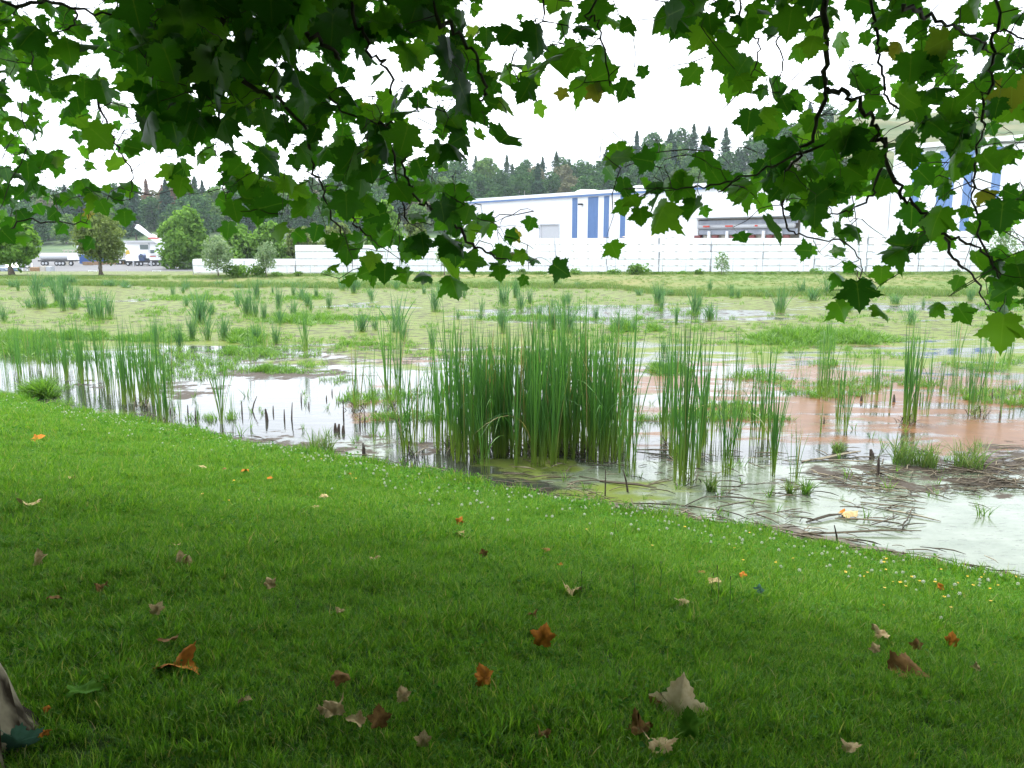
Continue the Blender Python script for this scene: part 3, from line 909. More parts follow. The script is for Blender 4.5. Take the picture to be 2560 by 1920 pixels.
# ------------------------------------------------------------------ trees of the yard and bank
N_bright = fol('yard_tree_bright', (.07, .15, .025), (.14, .27, .045), (.21, .36, .07), .35)
N_olive = fol('yard_tree_olive', (.08, .125, .03), (.15, .20, .06), (.21, .27, .09), .35)
N_pale = fol('sapling_pale', (.12, .19, .10), (.20, .28, .15), (.30, .37, .22), .3)
def yard_tree(u, vt, wpx, D, z, mat, label, group=None, seed=1, n=9000, leaf=.26, base=.3, nl=12, tr=.16):
    sc = D / 1.0153 / FPX
    h = float(P(u, vt, D)[2]) - z; w = wpx * sc
    cm = crown_mesh('crown', round_lobes(h, w * .84, seed, nl, base), n, leaf, .5, seed)
    x = (u - 1280) * sc
    t = thing('yard_tree' if n > 3000 else 'sapling', label, 'tree' if n > 3000 else 'sapling', (x, D, z), 0, group)
    link('crown', cm, mat, t)
    trunk_mb(h, tr, 0, 6, seed, .22, .8).build('trunk', M_trunk, t, sm=True)
yard_tree(20, 548, 165, 80, .15, N_bright, 'green tree beside the parked cars at the edge of the pond bank', seed=3, tr=.25, base=.42)
yard_tree(247, 528, 170, 80, .2, N_olive, 'olive brown tree standing alone between pond bank and yard', seed=4, tr=.2, base=.40, leaf=.2)
yard_tree(460, 520, 150, 132, -1, N_bright, 'dense bright green round tree beside the crane truck', seed=5, n=12000, leaf=.38, base=.2, tr=.35, nl=16)
for i, (u, vt, w, D) in enumerate(((595, 566, 130, 128), (672, 560, 125, 130), (752, 572, 120, 134), (842, 560, 125, 130), (958, 503, 120, 128), (1040, 540, 95, 132))):
    yard_tree(u, vt, w, D, -1, N_bright if i in (0, 1, 4) else N_olive, ('leafy green tree rising behind the white lumber stack' if i in (0, 1, 4) else 'olive green tree rising behind the white lumber stack'), ('bright trees behind the stack' if i in (0, 1, 4) else 'olive trees behind the stack'), 20 + i, 6000, .4, .15, 11, .3)
yard_tree(541, 590, 100, 72.6, .45, N_pale, 'pale young sapling before the low left end of the white stack', seed=41, n=2600, leaf=.13, base=.34, tr=.05)
yard_tree(662, 600, 78, 72.6, .45, N_pale, 'small pale sapling with white stem among the fence weeds', seed=42, n=1700, leaf=.12, base=.34, tr=.04)
yard_tree(1110, 588, 60, 72.6, .45, N_pale, 'slim pale sapling partly hidden by the low hanging sycamore branch', seed=43, n=1000, leaf=.12, base=.34, tr=.04)
yard_tree(1808, 628, 56, 72.6, .45, N_pale, 'thin sparse sapling before the white stack below the grey dock', seed=44, n=420, leaf=.12, base=.34, tr=.035, nl=7)
yard_tree(2512, 560, 95, 72.6, .45, N_pale, 'airy pale sapling beneath the blue striped tall warehouse', seed=45, n=1500, leaf=.12, base=.34, tr=.05)

def shrubs():
    r_ = random.Random(9)
    pro = []
    for i in range(4):
        cm = crown_mesh('shrub', [(r_.uniform(-.5, .5), r_.uniform(-.2, .2), r_.uniform(.2, .5), r_.uniform(.3, .5)) for _ in range(5)], 500, .12, .5, 60 + i)
        cm.materials.append(M_weed if i % 2 else F_dec2); pro.append(cm)
    us = [590, 612, 640, 700, 745, 820, 1010, 1060, 1300, 1345, 1395, 1440, 1500, 1530, 1585, 1604, 1640, 1702, 1745, 1850, 1890, 1925, 1980, 2040, 2130, 2250, 2380]
    for i, u in enumerate(us):
        big = u in (590, 612, 1585, 1604, 640)
        o = link('shrub', pro[i % 4], None, None, ((u - 1280) / FPX * 73.2, 73.3 + r_.uniform(-.2, .3), .45), (0, 0, r_.uniform(0, 6)), (1.3, 1, 1.25) if big else (r_.uniform(.6, 1.1), .8, r_.uniform(.4, .8)))
        tag(o, 'bushy green shrub growing through the foot of the fence' if big else 'low scrubby weed at the foot of the fence', 'shrub', 'big shrubs along the fence' if big else 'low weeds along the fence')
shrubs()

# ------------------------------------------------------------------ yard objects
def yl(u, v): p = W(u, v, -.99); return (p[0], p[1], -.99)
def wheel(parent, x, y, z, r, w=.28):
    t_ = MB().tube([(x, y - w / 2, z), (x, y - w / 2 + .04, z), (x, y + w / 2 - .04, z), (x, y + w / 2, z)], [r * .9, r, r, r * .9], 16).build('wheel', M_black, parent, sm=False)
    MB().tube([(x, y - w / 2 - .03, z), (x, y - w / 2 + .05, z)], [r * .5, r * .55], 12).build('rim', M_lgrey, t_)
def crane_truck():
    o = yl(378, 664); s = o[1] / 1.0153 / FPX
    t = thing('crane_truck', 'white crane truck with raised boom and many wheels beside the round green tree', 'crane truck', o)
    X = lambda u: (u - 378) * s
    Z = lambda v: (664 - v) * s
    for u in (327.7, 351, 360.5, 381.7, 391.9, 402.5, 428.5, 438):
        wheel(t, X(u), -1.1, .36, .36)
    MB().box(((X(318) + X(446)) / 2, 0, Z(653.5)), (X(446) - X(318), 2.2, .42)).build('chassis', M_black, t)
    MB().prism([(X(323), Z(652)), (X(323), Z(641)), (X(327), Z(636)), (X(353), Z(636)), (X(356), Z(650)), (X(356), Z(652))], -1.2, 1.0).build('engine_body', M_white, t)
    c = MB().prism([(X(355), Z(652)), (X(355), Z(640)), (X(360), Z(634)), (X(368), Z(638)), (X(370), Z(652))], -1.15, .9).build('driver_cab', pm('dark_blue_paint', (.03, .05, .12), (.04, .07, .15), rough=.35), t)
    MB().box((X(362), -1.17, Z(641)), (.4, .03, .35)).build('cab_window', M_glass, c)
    MB().box((X(388), 0, Z(640)), (X(404) - X(371), 2.0, Z(634) - Z(645)), bev=.2).build('superstructure', M_white, t)
    k = MB().box((X(392), -1.0, Z(630)), (X(399) - X(385), .8, .95), bev=.1).build('operator_cab', M_white, t)
    MB().box((X(392), -1.42, Z(629)), (.75, .03, .6)).build('cab_window', M_glass, k)
    MB().box((X(390), -1.02, Z(641)), (1.1, .03, .14)).build('red_stripe', M_red, t)
    a, e = (X(430), Z(622)), (X(349), Z(567))
    bm = MB(); dx, dz = e[0] - a[0], e[1] - a[1]; L = math.hypot(dx, dz); nx, nz = -dz / L, dx / L
    for f0, f1, th in ((0, .55, .46), (.5, 1.0, .38)):
        p0 = (a[0] + dx * f0, a[1] + dz * f0); p1 = (a[0] + dx * f1, a[1] + dz * f1)
        bm.prism([(p0[0] + nx * th, p0[1] + nz * th), (p1[0] + nx * th, p1[1] + nz * th), (p1[0] - nx * th, p1[1] - nz * th), (p0[0] - nx * th, p0[1] - nz * th)], -.35 - th * .3, .35)
    bo = bm.build('boom', M_white, t)
    MB().tube([(e[0] - .2, -.1, e[1] + .35), (e[0] - .5, -.1, e[1] - .1)], .25, 8).build('boom_head', M_black, bo)
    MB().tube([(e[0] + .2, -.3, e[1] + .75), (a[0] - 1.0, -.3, a[1] + .9)], .09, 5).build('luffing_cable', M_black, bo)
    mid = ((a[0] + e[0]) / 2 - dx * .03, (a[1] + e[1]) / 2 - dz * .03)
    MB().box((mid[0], -.52, mid[1]), (1.9, .03, .22), M=None).build('red_lettering', M_red, bo)
    for u in (342, 386): MB().box((X(u), -1.2, Z(658)), (.22, .3, .9)).build('outrigger', M_lgrey, t)
crane_truck()

def yard():
    # office building behind the crane
    o = yl(352, 660.5); s = o[1] / 1.0153 / FPX
    t = thing('site_office', 'white office building with flat roof behind the crane truck', 'building', o)
    X = lambda u: (u - 352) * s; Z = lambda v: (660.5 - v) * s
    MB().box((X(352), 3, Z(632)), (X(392) - X(320), 6, Z(606) * 1.0), bev=0).build('wall', M_white, t)
    MB().box((X(356), 2.8, Z(604.5)), (X(396) - X(318), 7, .35)).build('roof', M_lgrey, t)
    MB().box((X(376), -.04, Z(625)), (.25, .08, 2.6)).build('downpipe', M_steel, t)
    MB().box((X(364), -.03, Z(618)), (1.6, .06, .9)).build('window', M_glass, t)
    # small yellow machine arm beside office
    o = yl(345, 662)
    t = thing('yellow_loader', 'small yellow loader standing before the office wall', 'loader', (o[0] - 1.2, o[1] - 1, o[2] + .35)); t.scale = (.55, .6, .62)
    MB().prism([(-.6, .5), (-.6, 3.2), (-.2, 3.8), (.3, 3.7), (.5, 2.2), (.6, .5)], -.4, .4).build('body', pm('yellow_paint', (.55, .38, .05), (.45, .3, .04), rough=.5), t)
    for x in (-.5, .5): wheel(t, x, -.5, .4, .4)
    # red and yellow machine beside barrier
    o = yl(458, 665)
    t = thing('red_forklift', 'red and yellow forklift beside the concrete barrier', 'forklift', o); s = o[1] / 1.0153 / FPX
    MB().box((-14 * s, 0, .85), (7 * s, .5, 1.7), bev=.05).build('mast', M_red, t)
    MB().box((0, .1, 1.0), (20 * s, 1.1, .9), bev=.15).build('body', pm('orange_paint', (.45, .12, .04), (.38, .16, .05), rough=.5), t)
    MB().box((8 * s, 0, 1.25), (14 * s, 1.0, .35)).build('counterweight', MATS['yellow_paint'], t)
    MB().box((2 * s, .1, 1.7), (12 * s, 1.0, .1)).build('cab_roof', M_black, t)
    for x in (-9 * s, 9 * s): wheel(t, x, -.5, .35, .35)
    o = yl(464, 672)
    b = MB().prism([(-1.0, 0), (-1.0, .25), (-.8, .35), (-.75, .75), (1.1, .75), (1.15, .35), (1.3, .25), (1.3, 0)], -.3, .3).build('concrete_barrier', pm('grey_concrete', (.34, .35, .37), (.26, .27, .29), rough=.85, bump=.2))
    b.location = o; tag(b, 'grey concrete barrier between the forklift and the white stack', 'barrier')
    # blue container and white shed
    o = yl(228, 660); s = o[1] / 1.0153 / FPX
    t = thing('blue_container', 'blue steel container behind the lone olive tree', 'container', o)
    MB().box((0, 1.2, 12 * s), (58 * s, 2.4, 22 * s)).build('body', pm('container_blue', (.05, .12, .34), (.04, .10, .28), rough=.5), t)
    rb = MB()
    for i in range(24): rb.box((-28 * s + i * 2.43 * s, -.03, 12 * s), (.07, .06, 20 * s))
    tag(rb.build('corrugation', MATS['container_blue'], t), kind='stuff')
    o = yl(212, 656); s = o[1] / 1.0153 / FPX
    t = thing('white_shed', 'small white shed above the blue container', 'shed', o)
    MB().box((0, 2, 21 * s), (34 * s, 4, 42 * s)).build('wall', M_white, t)
    MB().prism([(-18 * s, 42 * s), (0, 46 * s), (18 * s, 42 * s)], -.3, 4.3).build('roof', M_lgrey, t)
    MB().box((-6 * s, -.03, 28 * s), (6 * s, .06, 8 * s)).build('window', M_glass, t)
    o = yl(178, 657); s = o[1] / 1.0153 / FPX
    t = thing('steel_gantry', 'thin pale steel gantry frame beside the white shed', 'gantry', o)
    MB().box((0, 0, 31 * s), (36 * s, .3, .18)).build('beam', M_beige, t)
    for x in (-15, -5, 6, 15): MB().box((x * s, 0, 15.5 * s), (.14, .2, 31 * s - .18)).build('post', M_beige, t)
    # tanker
    o = yl(150, 664); s = o[1] / 1.0153 / FPX
    t = thing('tanker_trailer', 'long white tanker trailer parked between the two bank trees', 'tanker', o)
    MB().tube([(-46 * s, 0, 22 * s), (-44 * s, 0, 22 * s), (22 * s, 0, 22 * s), (26 * s, 0, 22 * s)], [5 * s, 8 * s, 8 * s, 6 * s], 18).build('tank', M_lgrey, t, sm=True)
    MB().box((35 * s, 0, 22 * s), (22 * s, 1.6, 15 * s), bev=.25).build('wrapped_load', M_white, t)
    MB().box((-2 * s, 0, 12 * s), (96 * s, 1.2, .22)).build('chassis', M_black, t)
    for x in (-36, -28, -2, 6, 14, 34): wheel(t, x * s, -.7, .42, .42)
    MB().box((25 * s, -.2, 6 * s), (12 * s, .8, 8 * s)).build('side_box', M_beige, t)
    # sawn timber on the ground
    r_ = random.Random(3)
    for i, (u, v) in enumerate(((222, 663), (248, 662), (276, 661), (300, 661))):
        o = yl(u, v); t = thing('timber_pile', 'low pile of brown timber lying before the blue container' if i < 2 else 'low pile of brown timber lying left of the crane truck', 'timber pile', o, 0, 'timber piles by the container' if i < 2 else 'timber piles by the crane')
        for j in range(3):
            for k in range(3): MB().box((r_.uniform(-.1, .1), k * .3 - .3, .12 + j * .2), (1.7, .26, .17)).build('timber_beam', M_wood, t)
    o = yl(298, 662); s = o[1] / 1.0153 / FPX
    t = thing('flatbed_trailer', 'low flatbed trailer with dark green skirt behind the olive tree', 'trailer', (o[0], o[1] + 3, o[2]))
    MB().box((0, 0, 13 * s), (46 * s, 2.2, .2)).build('deck', M_lgrey, t)
    MB().box((0, 0, 7 * s), (40 * s, 1.6, .6)).build('side_skirt', pm('dark_green_paint', (.03, .07, .04), (.04, .09, .05), rough=.6), t)
    for x in (-16, -9, 14): wheel(t, x * s, -1.0, .4, .4)
    # crates by the bank
    for i, (u, w, h, mt, lab) in enumerate(((93, 24, 20, M_wood, 'brown wooden crate at the edge of the yard by the pond bank'), (113, 14, 23, M_beige, 'tall cream crate between the brown and the grey crate'), (128, 13, 22, M_steel, 'grey metal crate next to the cream crate by the bank'))):
        o = yl(u, 688); s = o[1] / 1.0153 / FPX
        t = thing('storage_crate', lab, 'crate', o)
        MB().box((0, 0, h * s / 2), (w * s * .94, .9, h * s)).build('body', mt, t)
        for k in range(5): MB().box((0, -.47, h * s * (k + .5) / 5), (w * s, .04, h * s / 7)).build('slat', mt, t)
    # pipe rack
    o = yl(64, 680); s = o[1] / 1.0153 / FPX
    t = thing('pipe_rack', 'low rack of upright pipes between parked car and crates', 'rack', o)
    MB().box((0, 0, 11 * s), (32 * s, .06, .08)).build('rail', M_black, t)
    MB().box((0, 0, 2 * s), (32 * s, .06, .08)).build('rail', M_black, t)
    for k in range(9): MB().tube([((k - 4) * 4 * s, .08, 0), ((k - 4) * 4 * s + .04, .08, (14 + 4 * (k % 3)) * s)], .09, 6).build('pipe', (M_beige, M_lgrey, M_white)[k % 3], t)
    for i, u in enumerate((232, 392)):
        o = yl(u, 685); s = o[1] / 1.0153 / FPX
        t = thing('low_road_sign', 'low white barrier sign with black marks ' + ('under the olive tree' if i == 0 else 'in front of the crane truck'), 'sign', o)
        MB().box((0, 0, .27), (22 * s, .05, 7 * s)).build('board', M_white, t)
        for k in range(5): MB().box(((k - 2) * 3.4 * s, -.04, .3), (1.6 * s, .03, 4 * s)).build('black_mark', M_black, t)
        for x in (-8 * s, 8 * s): MB().box((x, .05, .1), (.06, .05, .2)).build('leg', M_black, t)
    o = yl(318, 687)
    b = MB().box((0, 0, .3), (.14, .14, .6)).build('bollard', M_beige); b.location = o; tag(b, 'short pale bollard at the yard edge before the crane truck', 'bollard')
    b = MB()
yard()

def car(u, v, rz, label, col):
    o = yl(u, v)
    t = thing('parked_car', label, 'car', o, rz)
    b = MB()
    b.prism([(-2.15, .3), (-2.2, .62), (-2.05, .85), (-1.0, .92), (1.0, .92), (2.1, .78), (2.2, .5), (2.15, .28)], -.85, .85)
    b.build('body', col, t)
    c = MB(); V = []
    for y, in ((-.72,), (.72,)):
        V += [(-1.7, y * 1.08, .91), (-1.15, y * .9, 1.38), (.35, y * .9, 1.40), (1.05, y * 1.08, .92)]
    c.add(V, [(0, 1, 2, 3), (7, 6, 5, 4), (0, 4, 5, 1), (1, 5, 6, 2), (2, 6, 7, 3)])
    cb = c.build('cabin', M_glass, t)
    MB().box((-.4, 0, 1.41), (1.55, 1.32, .05), bev=.06).build('roof_panel', col, cb)
    for x in (-1.35, 1.35):
        for y in (-.8, .8): wheel(t, x, y, .32, .32, .2 if y < 0 else .2)
    for y in (-.6, .6): MB().box((2.16, y, .62), (.06, .32, .14)).build('headlight', M_lgrey, t)
M_cblue = pm('car_blue_paint', (.05, .10, .16), (.05, .10, .16), rough=.25, spec=.7)
M_cgrey = pm('car_grey_paint', (.20, .24, .30), (.20, .24, .30), rough=.25, spec=.7)
car(33, 684, R(-62), 'dark blue parked car just beyond the trunk of the edge tree', M_cblue)
car(-12, 684, R(-10), 'silver grey parked car cut off by the edge of the photo', M_cgrey)

# ------------------------------------------------------------------ blades
def blades(n, h, w, lean, spread, levels=5, seed=0, hvar=.25, base_r=.05, fold=.25, curl=1.6, droop=0.0, az=None):
    """n blades; returns V, F(quads), rnd, hgt"""
    r_ = np.random.default_rng(seed)
    a = r_.random(n) * 2 * np.pi if az is None else az
    br = base_r * np.sqrt(r_.random(n)); ba = r_.random(n) * 2 * np.pi
    bx, by = np.cos(ba) * br, np.sin(ba) * br
    H = h * (1 - hvar * r_.random(n) ** 1.3)
    le = lean + spread * r_.random(n)
    k = np.linspace(0, 1, levels + 1)[None, :]
    rad = le[:, None] * H[:, None] * k ** curl
    z = H[:, None] * (k - droop * k ** 3 - .25 * le[:, None] * k ** 2)
    cx = bx[:, None] + np.cos(a)[:, None] * rad; cy = by[:, None] + np.sin(a)[:, None] * rad
    tw = r_.random(n) * 3.14 + a * 0
    tx, ty = np.cos(tw), np.sin(tw)
    ww = w * r_.uniform(.7, 1.25, n)[:, None] * np.clip(np.minimum(1.0, .55 + 2.2 * k) * (1 - k ** 3.0), .02, 1) / 2
    L = np.stack([cx - tx[:, None] * ww, cy - ty[:, None] * ww, z], -1)
    C = np.stack([cx - ty[:, None] * ww * fold, cy + tx[:, None] * ww * fold, z], -1)
    Rr = np.stack([cx + tx[:, None] * ww, cy + ty[:, None] * ww, z], -1)
    V = np.stack([L, C, Rr], 2)                     # n, lev, 3, xyz
    nl = levels + 1
    V = V.reshape(-1, 3)
    base = (np.arange(n) * nl * 3)[:, None, None] + (np.arange(levels) * 3)[None, :, None] + np.arange(2)[None, None, :]
    base = base.ravel()
    F = np.stack([base, base + 1, base + 4, base + 3], 1)
    rn = np.repeat(r_.random(n), nl * 3)
    hg = np.tile(np.repeat(np.linspace(0, 1, nl), 3), n)
    return V, F, rn, hg

BL = []
for i in range(18):
    V, F, rn, hg = blades(1, 1.0, .0108, .0 + .023 * i, .02, 7, 100 + i, 0, 0, .5, 1.4 + .04 * i, .02 * (i % 4), az=np.array([0.0]))
    m = mesh_np('cattail_blade', V, F, {'rnd': rn * .15, 'hgt': hg}, smooth_sh=True); m.materials.append(M_cat); BL.append(m)

for i in range(3):     # snapped blades that bend right over
    V, F, rn, hg = blades(1, 1.0, .0120, .30 + .12 * i, .02, 9, 150 + i, 0, 0, .5, 2.2, .30 + .12 * i, az=np.array([0.0]))
    m = mesh_np('cattail_blade', V, F, {'rnd': rn * .15, 'hgt': hg}, smooth_sh=True); m.materials.append(M_cat); BL.append(m)
def cattail_clump(u, vb, vt, n, r, label, group, fan=.5, yel=False, seed=None):
    p = W(u, vb); D = p[1]
    h = float(P(u, vt, D)[2])
    rd = random.Random(seed if seed is not None else int(u * 7 + vb))
    t = thing('cattail_clump', label, 'cattails', (p[0], p[1], -.02), rd.uniform(0, 6.28), group)
    n = int(n * (2.3 if u < 460 else 1.6)); nsh = max(1, round(n / 5))
    for s in range(nsh):
        a = rd.uniform(0, 6.28); q = r * math.sqrt(rd.random()) if nsh > 1 else 0
        sx, sy = q * math.cos(a) * 1.35, q * math.sin(a) * 1.35; hh = h * (rd.uniform(.78, 1.04) if s else 1.02)
        phi = rd.uniform(0, 6.28)
        for j in range(max(3, n // nsh)):
            # blades of one shoot fan out roughly in a plane
            az = phi + (math.pi if j % 2 else 0) + rd.gauss(0, .55)
            k = min(17, int(abs(rd.gauss(0, 1)) * 7.5 * fan) + (1 if j > 1 else 0)); k = k if rd.random() > .04 else 18 + rd.randrange(3)
            sc = hh * (rd.uniform(.70, 1.03) if j > 1 else rd.uniform(.93, 1.02))
            link('blade', BL[k], None, t, (sx + .018 * math.cos(az), sy + .018 * math.sin(az), 0), (rd.gauss(0, .028), rd.gauss(0, .028), az), (sc * 1.0, sc * 1.0, sc))
    # brown sheathed foot with dead leaves
    return t

lab_c = 'cattail clump in the dense tall stand at the middle of the pond edge'
C = []
for u, vb, vt in ((1117, 1125, 850), (1142, 1129, 770), (1162, 1120, 740), (1196, 1129, 790), (1230, 1119, 770), (1263, 1146, 800), (1290, 1152, 790), (1306, 1120, 750), (1321, 1163, 790), (1338, 1135, 730),
                  (1365, 1163, 770), (1385, 1125, 715), (1398, 1153, 760), (1418, 1146, 740), (1436, 1122, 700), (1452, 1153, 770), (1475, 1128, 735), (1493, 1149, 760), (1506, 1146, 790), (1526, 1149, 745), (1540, 1130, 740),
                  *[(1130 + 410 * ((i * .618) % 1), 1095 + 60 * ((i * .38) % 1), 735 + 110 * ((i * .77) % 1)) for i in range(16)],
                  (1250, 1100, 760), (1350, 1100, 730), (1410, 1098, 720), (1460, 1100, 730), (1210, 1100, 800), (1185, 1140, 830)):
    cattail_clump(u, vb, vt + 4, 20, .24, lab_c, 'cattails of the dense central stand', .62)
cattail_clump(1213, 1183, 955, 9, .05, 'bright yellow green cattail shoot standing forward of the dense stand', None, .45)
cattail_clump(1557, 1183, 930, 8, .05, 'short cattail shoot at the foot of the dense stand, nearer the white water', None, .6)
cattail_clump(1579, 1186, 930, 12, .06, 'spreading cattail shoot with splayed tips beside the dense stand', None, .8)
cattail_clump(1714, 1207, 750, 30, .13, 'tall broad cattail clump standing out of the pale green water', None, .5)
cattail_clump(1027, 1137, 850, 22, .10, 'wide splayed cattail clump with arching blades beside the dense stand', None, 1.0)
cattail_clump(984, 1021, 745, 24, .13, 'tall spiky cattail clump with yellow foot in brownish water', None, .6)
cattail_clump(558, 1059, 812, 13, .05, 'lone tall cattail with wide spread tips in the open white water', None, 1.0)
cattail_clump(353, 1010, 770, 42, .30, 'dense tall cattail clump near the grassy bank where the water shines', None, .5)
cattail_clump(2264, 1056, 765, 34, .17, 'tall dense cattail clump standing in reddish water', None, .5)
cattail_clump(2446, 1039, 840, 30, .16, 'thick yellow-footed cattail clump in reddish water before the big hanging leaf', None, .5)
cattail_clump(2096, 1079, 870, 22, .13, 'fan shaped cattail clump with pale foot at the edge of the reddish water', None, .7)
cattail_clump(1934, 1189, 870, 17, .06, 'straight narrow cattail clump in pale green water', None, .45)
cattail_clump(1818, 1189, 895, 18, .08, 'leafy cattail clump with broad tips in pale green water', None, .8)
cattail_clump(1986, 1210, 1012, 12, .04, 'small splayed cattail shoot low over the pale water', None, 1.0)
g1 = 'slender cattails in the shining water'; l1 = 'slender cattail clump in the shining water near the bank'
for u, vb, vt, n, r in ((217, 958, 780, 20, .18), (243, 952, 775, 20, .2), (301, 975, 822, 18, .15), (370, 1004, 800, 16, .1), (399, 1059, 885, 12, .06), (417, 1065, 872, 13, .06), (498, 1062, 982, 8, .03), (582, 1050, 958, 5, .03),
                        (81, 915, 800, 20, .25), (110, 923, 790, 22, .25), (145, 940, 790, 20, .25), (60, 930, 820, 12, .2), (185, 950, 800, 14, .15), (270, 985, 830, 12, .1), (330, 985, 800, 18, .2), (425, 1000, 800, 10, .1), (20, 930, 840, 10, .15), (205, 1010, 900, 6, .05), (445, 1045, 940, 6, .04)):
    cattail_clump(u, vb, vt, n, r, l1, g1, .6)
g2 = 'cattails beside the dense stand'; l2 = 'airy cattail clump in brownish water beside the dense stand'
for u, vb, vt, n, r in ((891, 1024, 845, 10, .07), (926, 1024, 822, 12, .08), (972, 1108, 905, 7, .04), (940, 1110, 960, 5, .04), (1062, 1100, 860, 10, .1), (1085, 1050, 870, 10, .1), (995, 1140, 960, 6, .05)):
    cattail_clump(u, vb, vt, n, r, l2, g2, .75)
g3 = 'cattails between pale and reddish water'; l3 = 'cattail clump standing between the pale green and the reddish water'
for u, vb, vt, n, r in ((1621, 1108, 1004, 6, .04), (1662, 1108, 775, 18, .09), (1679, 1143, 770, 18, .09), (1743, 1170, 900, 10, .06), (1763, 1131, 792, 14, .08), (1844, 1120, 882, 12, .06), (1882, 1114, 852, 12, .07), (1908, 1097, 782, 16, .1), (1790, 1100, 860, 10, .08), (1960, 1090, 960, 6, .05)):
    cattail_clump(u, vb, vt, n, r, l3, g3, .65)
g4 = 'cattails in the reddish water'; l4 = 'cattail clump rising from the reddish brown water'
for u, vb, vt, n, r in ((2009, 992, 894, 8, .05), (2061, 1001, 798, 20, .13), (2055, 1085, 1000, 5, .03), (2160, 1010, 912, 8, .06), (2189, 1004, 852, 12, .08), (2220, 1020, 880, 10, .08), (2310, 1039, 872, 10, .06), (2374, 1010, 870, 18, .12), (2414, 995, 852, 14, .1), (2487, 1039, 900, 10, .1), (2524, 1021, 895, 8, .06), (2190, 980, 860, 10, .08), (2340, 990, 880, 10, .1), (2550, 1000, 880, 10, .1), (2130, 950, 850, 10, .1)):
    cattail_clump(u, vb, vt, n, r, l4, g4, .65)

r_ = random.Random(77)
for i in range(34):
    u = r_.uniform(0, 780) if i < 20 else r_.uniform(1600, 2560); vb = r_.uniform(870, 990)
    if 470 < u < 760 and vb > 930: continue
    cattail_clump(u, vb, vb - (vb - 598) * r_.uniform(.32, .52), r_.choice((6, 8, 10)), r_.uniform(.06, .2), 'thin loose cattails scattered through the shallow middle of the pond', 'loose cattails in the shallow middle', .8)
# farther clumps: one joined mesh each, shared
FARC = []
for i in range(6):
    V, F, rn, hg = blades(40 + 8 * i, 1.0, .015, .02, .40, 4, 300 + i, .62, .16, .3, 1.5)
    cc = V.reshape(40 + 8 * i, -1, 3); V = (cc - cc[:, :1] * [1, 1, 0] * (1 - np.random.default_rng(i).random((40 + 8 * i, 1, 1)) ** .7)).reshape(-1, 3)
    m = mesh_np('cattail_far', V, F, {'rnd': rn, 'hgt': hg}); m.materials.append(leaf_mat('cattail_far_blade', [(0, (.05, .13, .055)), (.6, (.08, .18, .07)), (1, (.13, .25, .08))], trans=.3, vein=False, objrand=False, hgt=((.16, .26, .05), .02, .3)) if i == 0 else MATS['cattail_far_blade']); FARC.append(m)
def far_clump(u, vb, vt, wpx, label='bluish green cattail clump far out among the duckweed', group='far cattails among the duckweed', seed=0):
    p = W(u, vb); h = max(.3, float(P(u, vt, p[1])[2])); w = wpx * p[1] * 1.015 / FPX
    rd = random.Random(int(u * 3 + vb))
    sxy = w / .55
    o = link('cattail_clump', FARC[rd.randrange(6)], None, None, (p[0], p[1], -.02), (0, 0, rd.uniform(0, 6)), (sxy, sxy, h))
    tag(o, label, 'cattails', group)
for a in ((248, 800, 704, 75), (72, 770, 733, 50), (112, 770, 738, 30), (230, 795, 715, 50), (275, 790, 715, 45)): far_clump(*a)
for a in ((700, 812, 738, 45), (1258, 832, 738, 38), (1545, 828, 755, 60), (1585, 830, 768, 40), (1690, 812, 740, 18), (1775, 800, 745, 60), (2032, 752, 706, 60), (1830, 745, 712, 26), (1846, 745, 716, 20), (2275, 812, 745, 60), (2240, 760, 725, 50), (1130, 740, 706, 26), (1060, 735, 708, 22), (925, 740, 712, 30), (770, 765, 720, 40), (735, 790, 735, 40), (660, 800, 735, 30), (520, 850, 755, 60), (560, 850, 770, 50), (480, 850, 765, 40), (450, 870, 790, 40), (640, 855, 790, 40), (690, 860, 790, 40), (390, 860, 770, 40), (1010, 850, 780, 50), (1080, 870, 790, 40), (1420, 760, 720, 30), (1380, 770, 730, 20), (1650, 930, 870, 30), (1660, 880, 830, 40), (1200, 800, 760, 30)):
    far_clump(*a)
r_ = random.Random(21)
for i in range(105):
    v = 722 + 110 * r_.random() ** 1.3; u = r_.uniform(-20, 2580)
    if u > 1000 and r_.random() < .35: continue
    if u > 1500 and v > 790: continue
    hh = (v - 596) * r_.uniform(.18, .5)
    far_clump(u, v, v - hh, hh * r_.uniform(.4, .9), 'small sparse cattail tuft far out among the duckweed', 'small far cattail tufts')
for i in range(46):
    u = r_.uniform(-20, 1500) if i < 34 else r_.uniform(1500, 2580)
    v = 714 + (r_.uniform(0, 8) if u < 1530 else r_.uniform(22, 30) if u < 1950 else r_.uniform(12, 22))
    far_clump(u, v, v - r_.uniform(12, 26), r_.uniform(18, 45), 'short cattail tuft along the far edge of the pond', 'cattail tufts along the far edge')
for i in range(14):
    u = r_.uniform(95, 190); far_clump(u, 712, 712 - r_.uniform(18, 32), 26, 'dark cattail tuft massed along the bank before the yard crates', 'dark tufts before the crates')

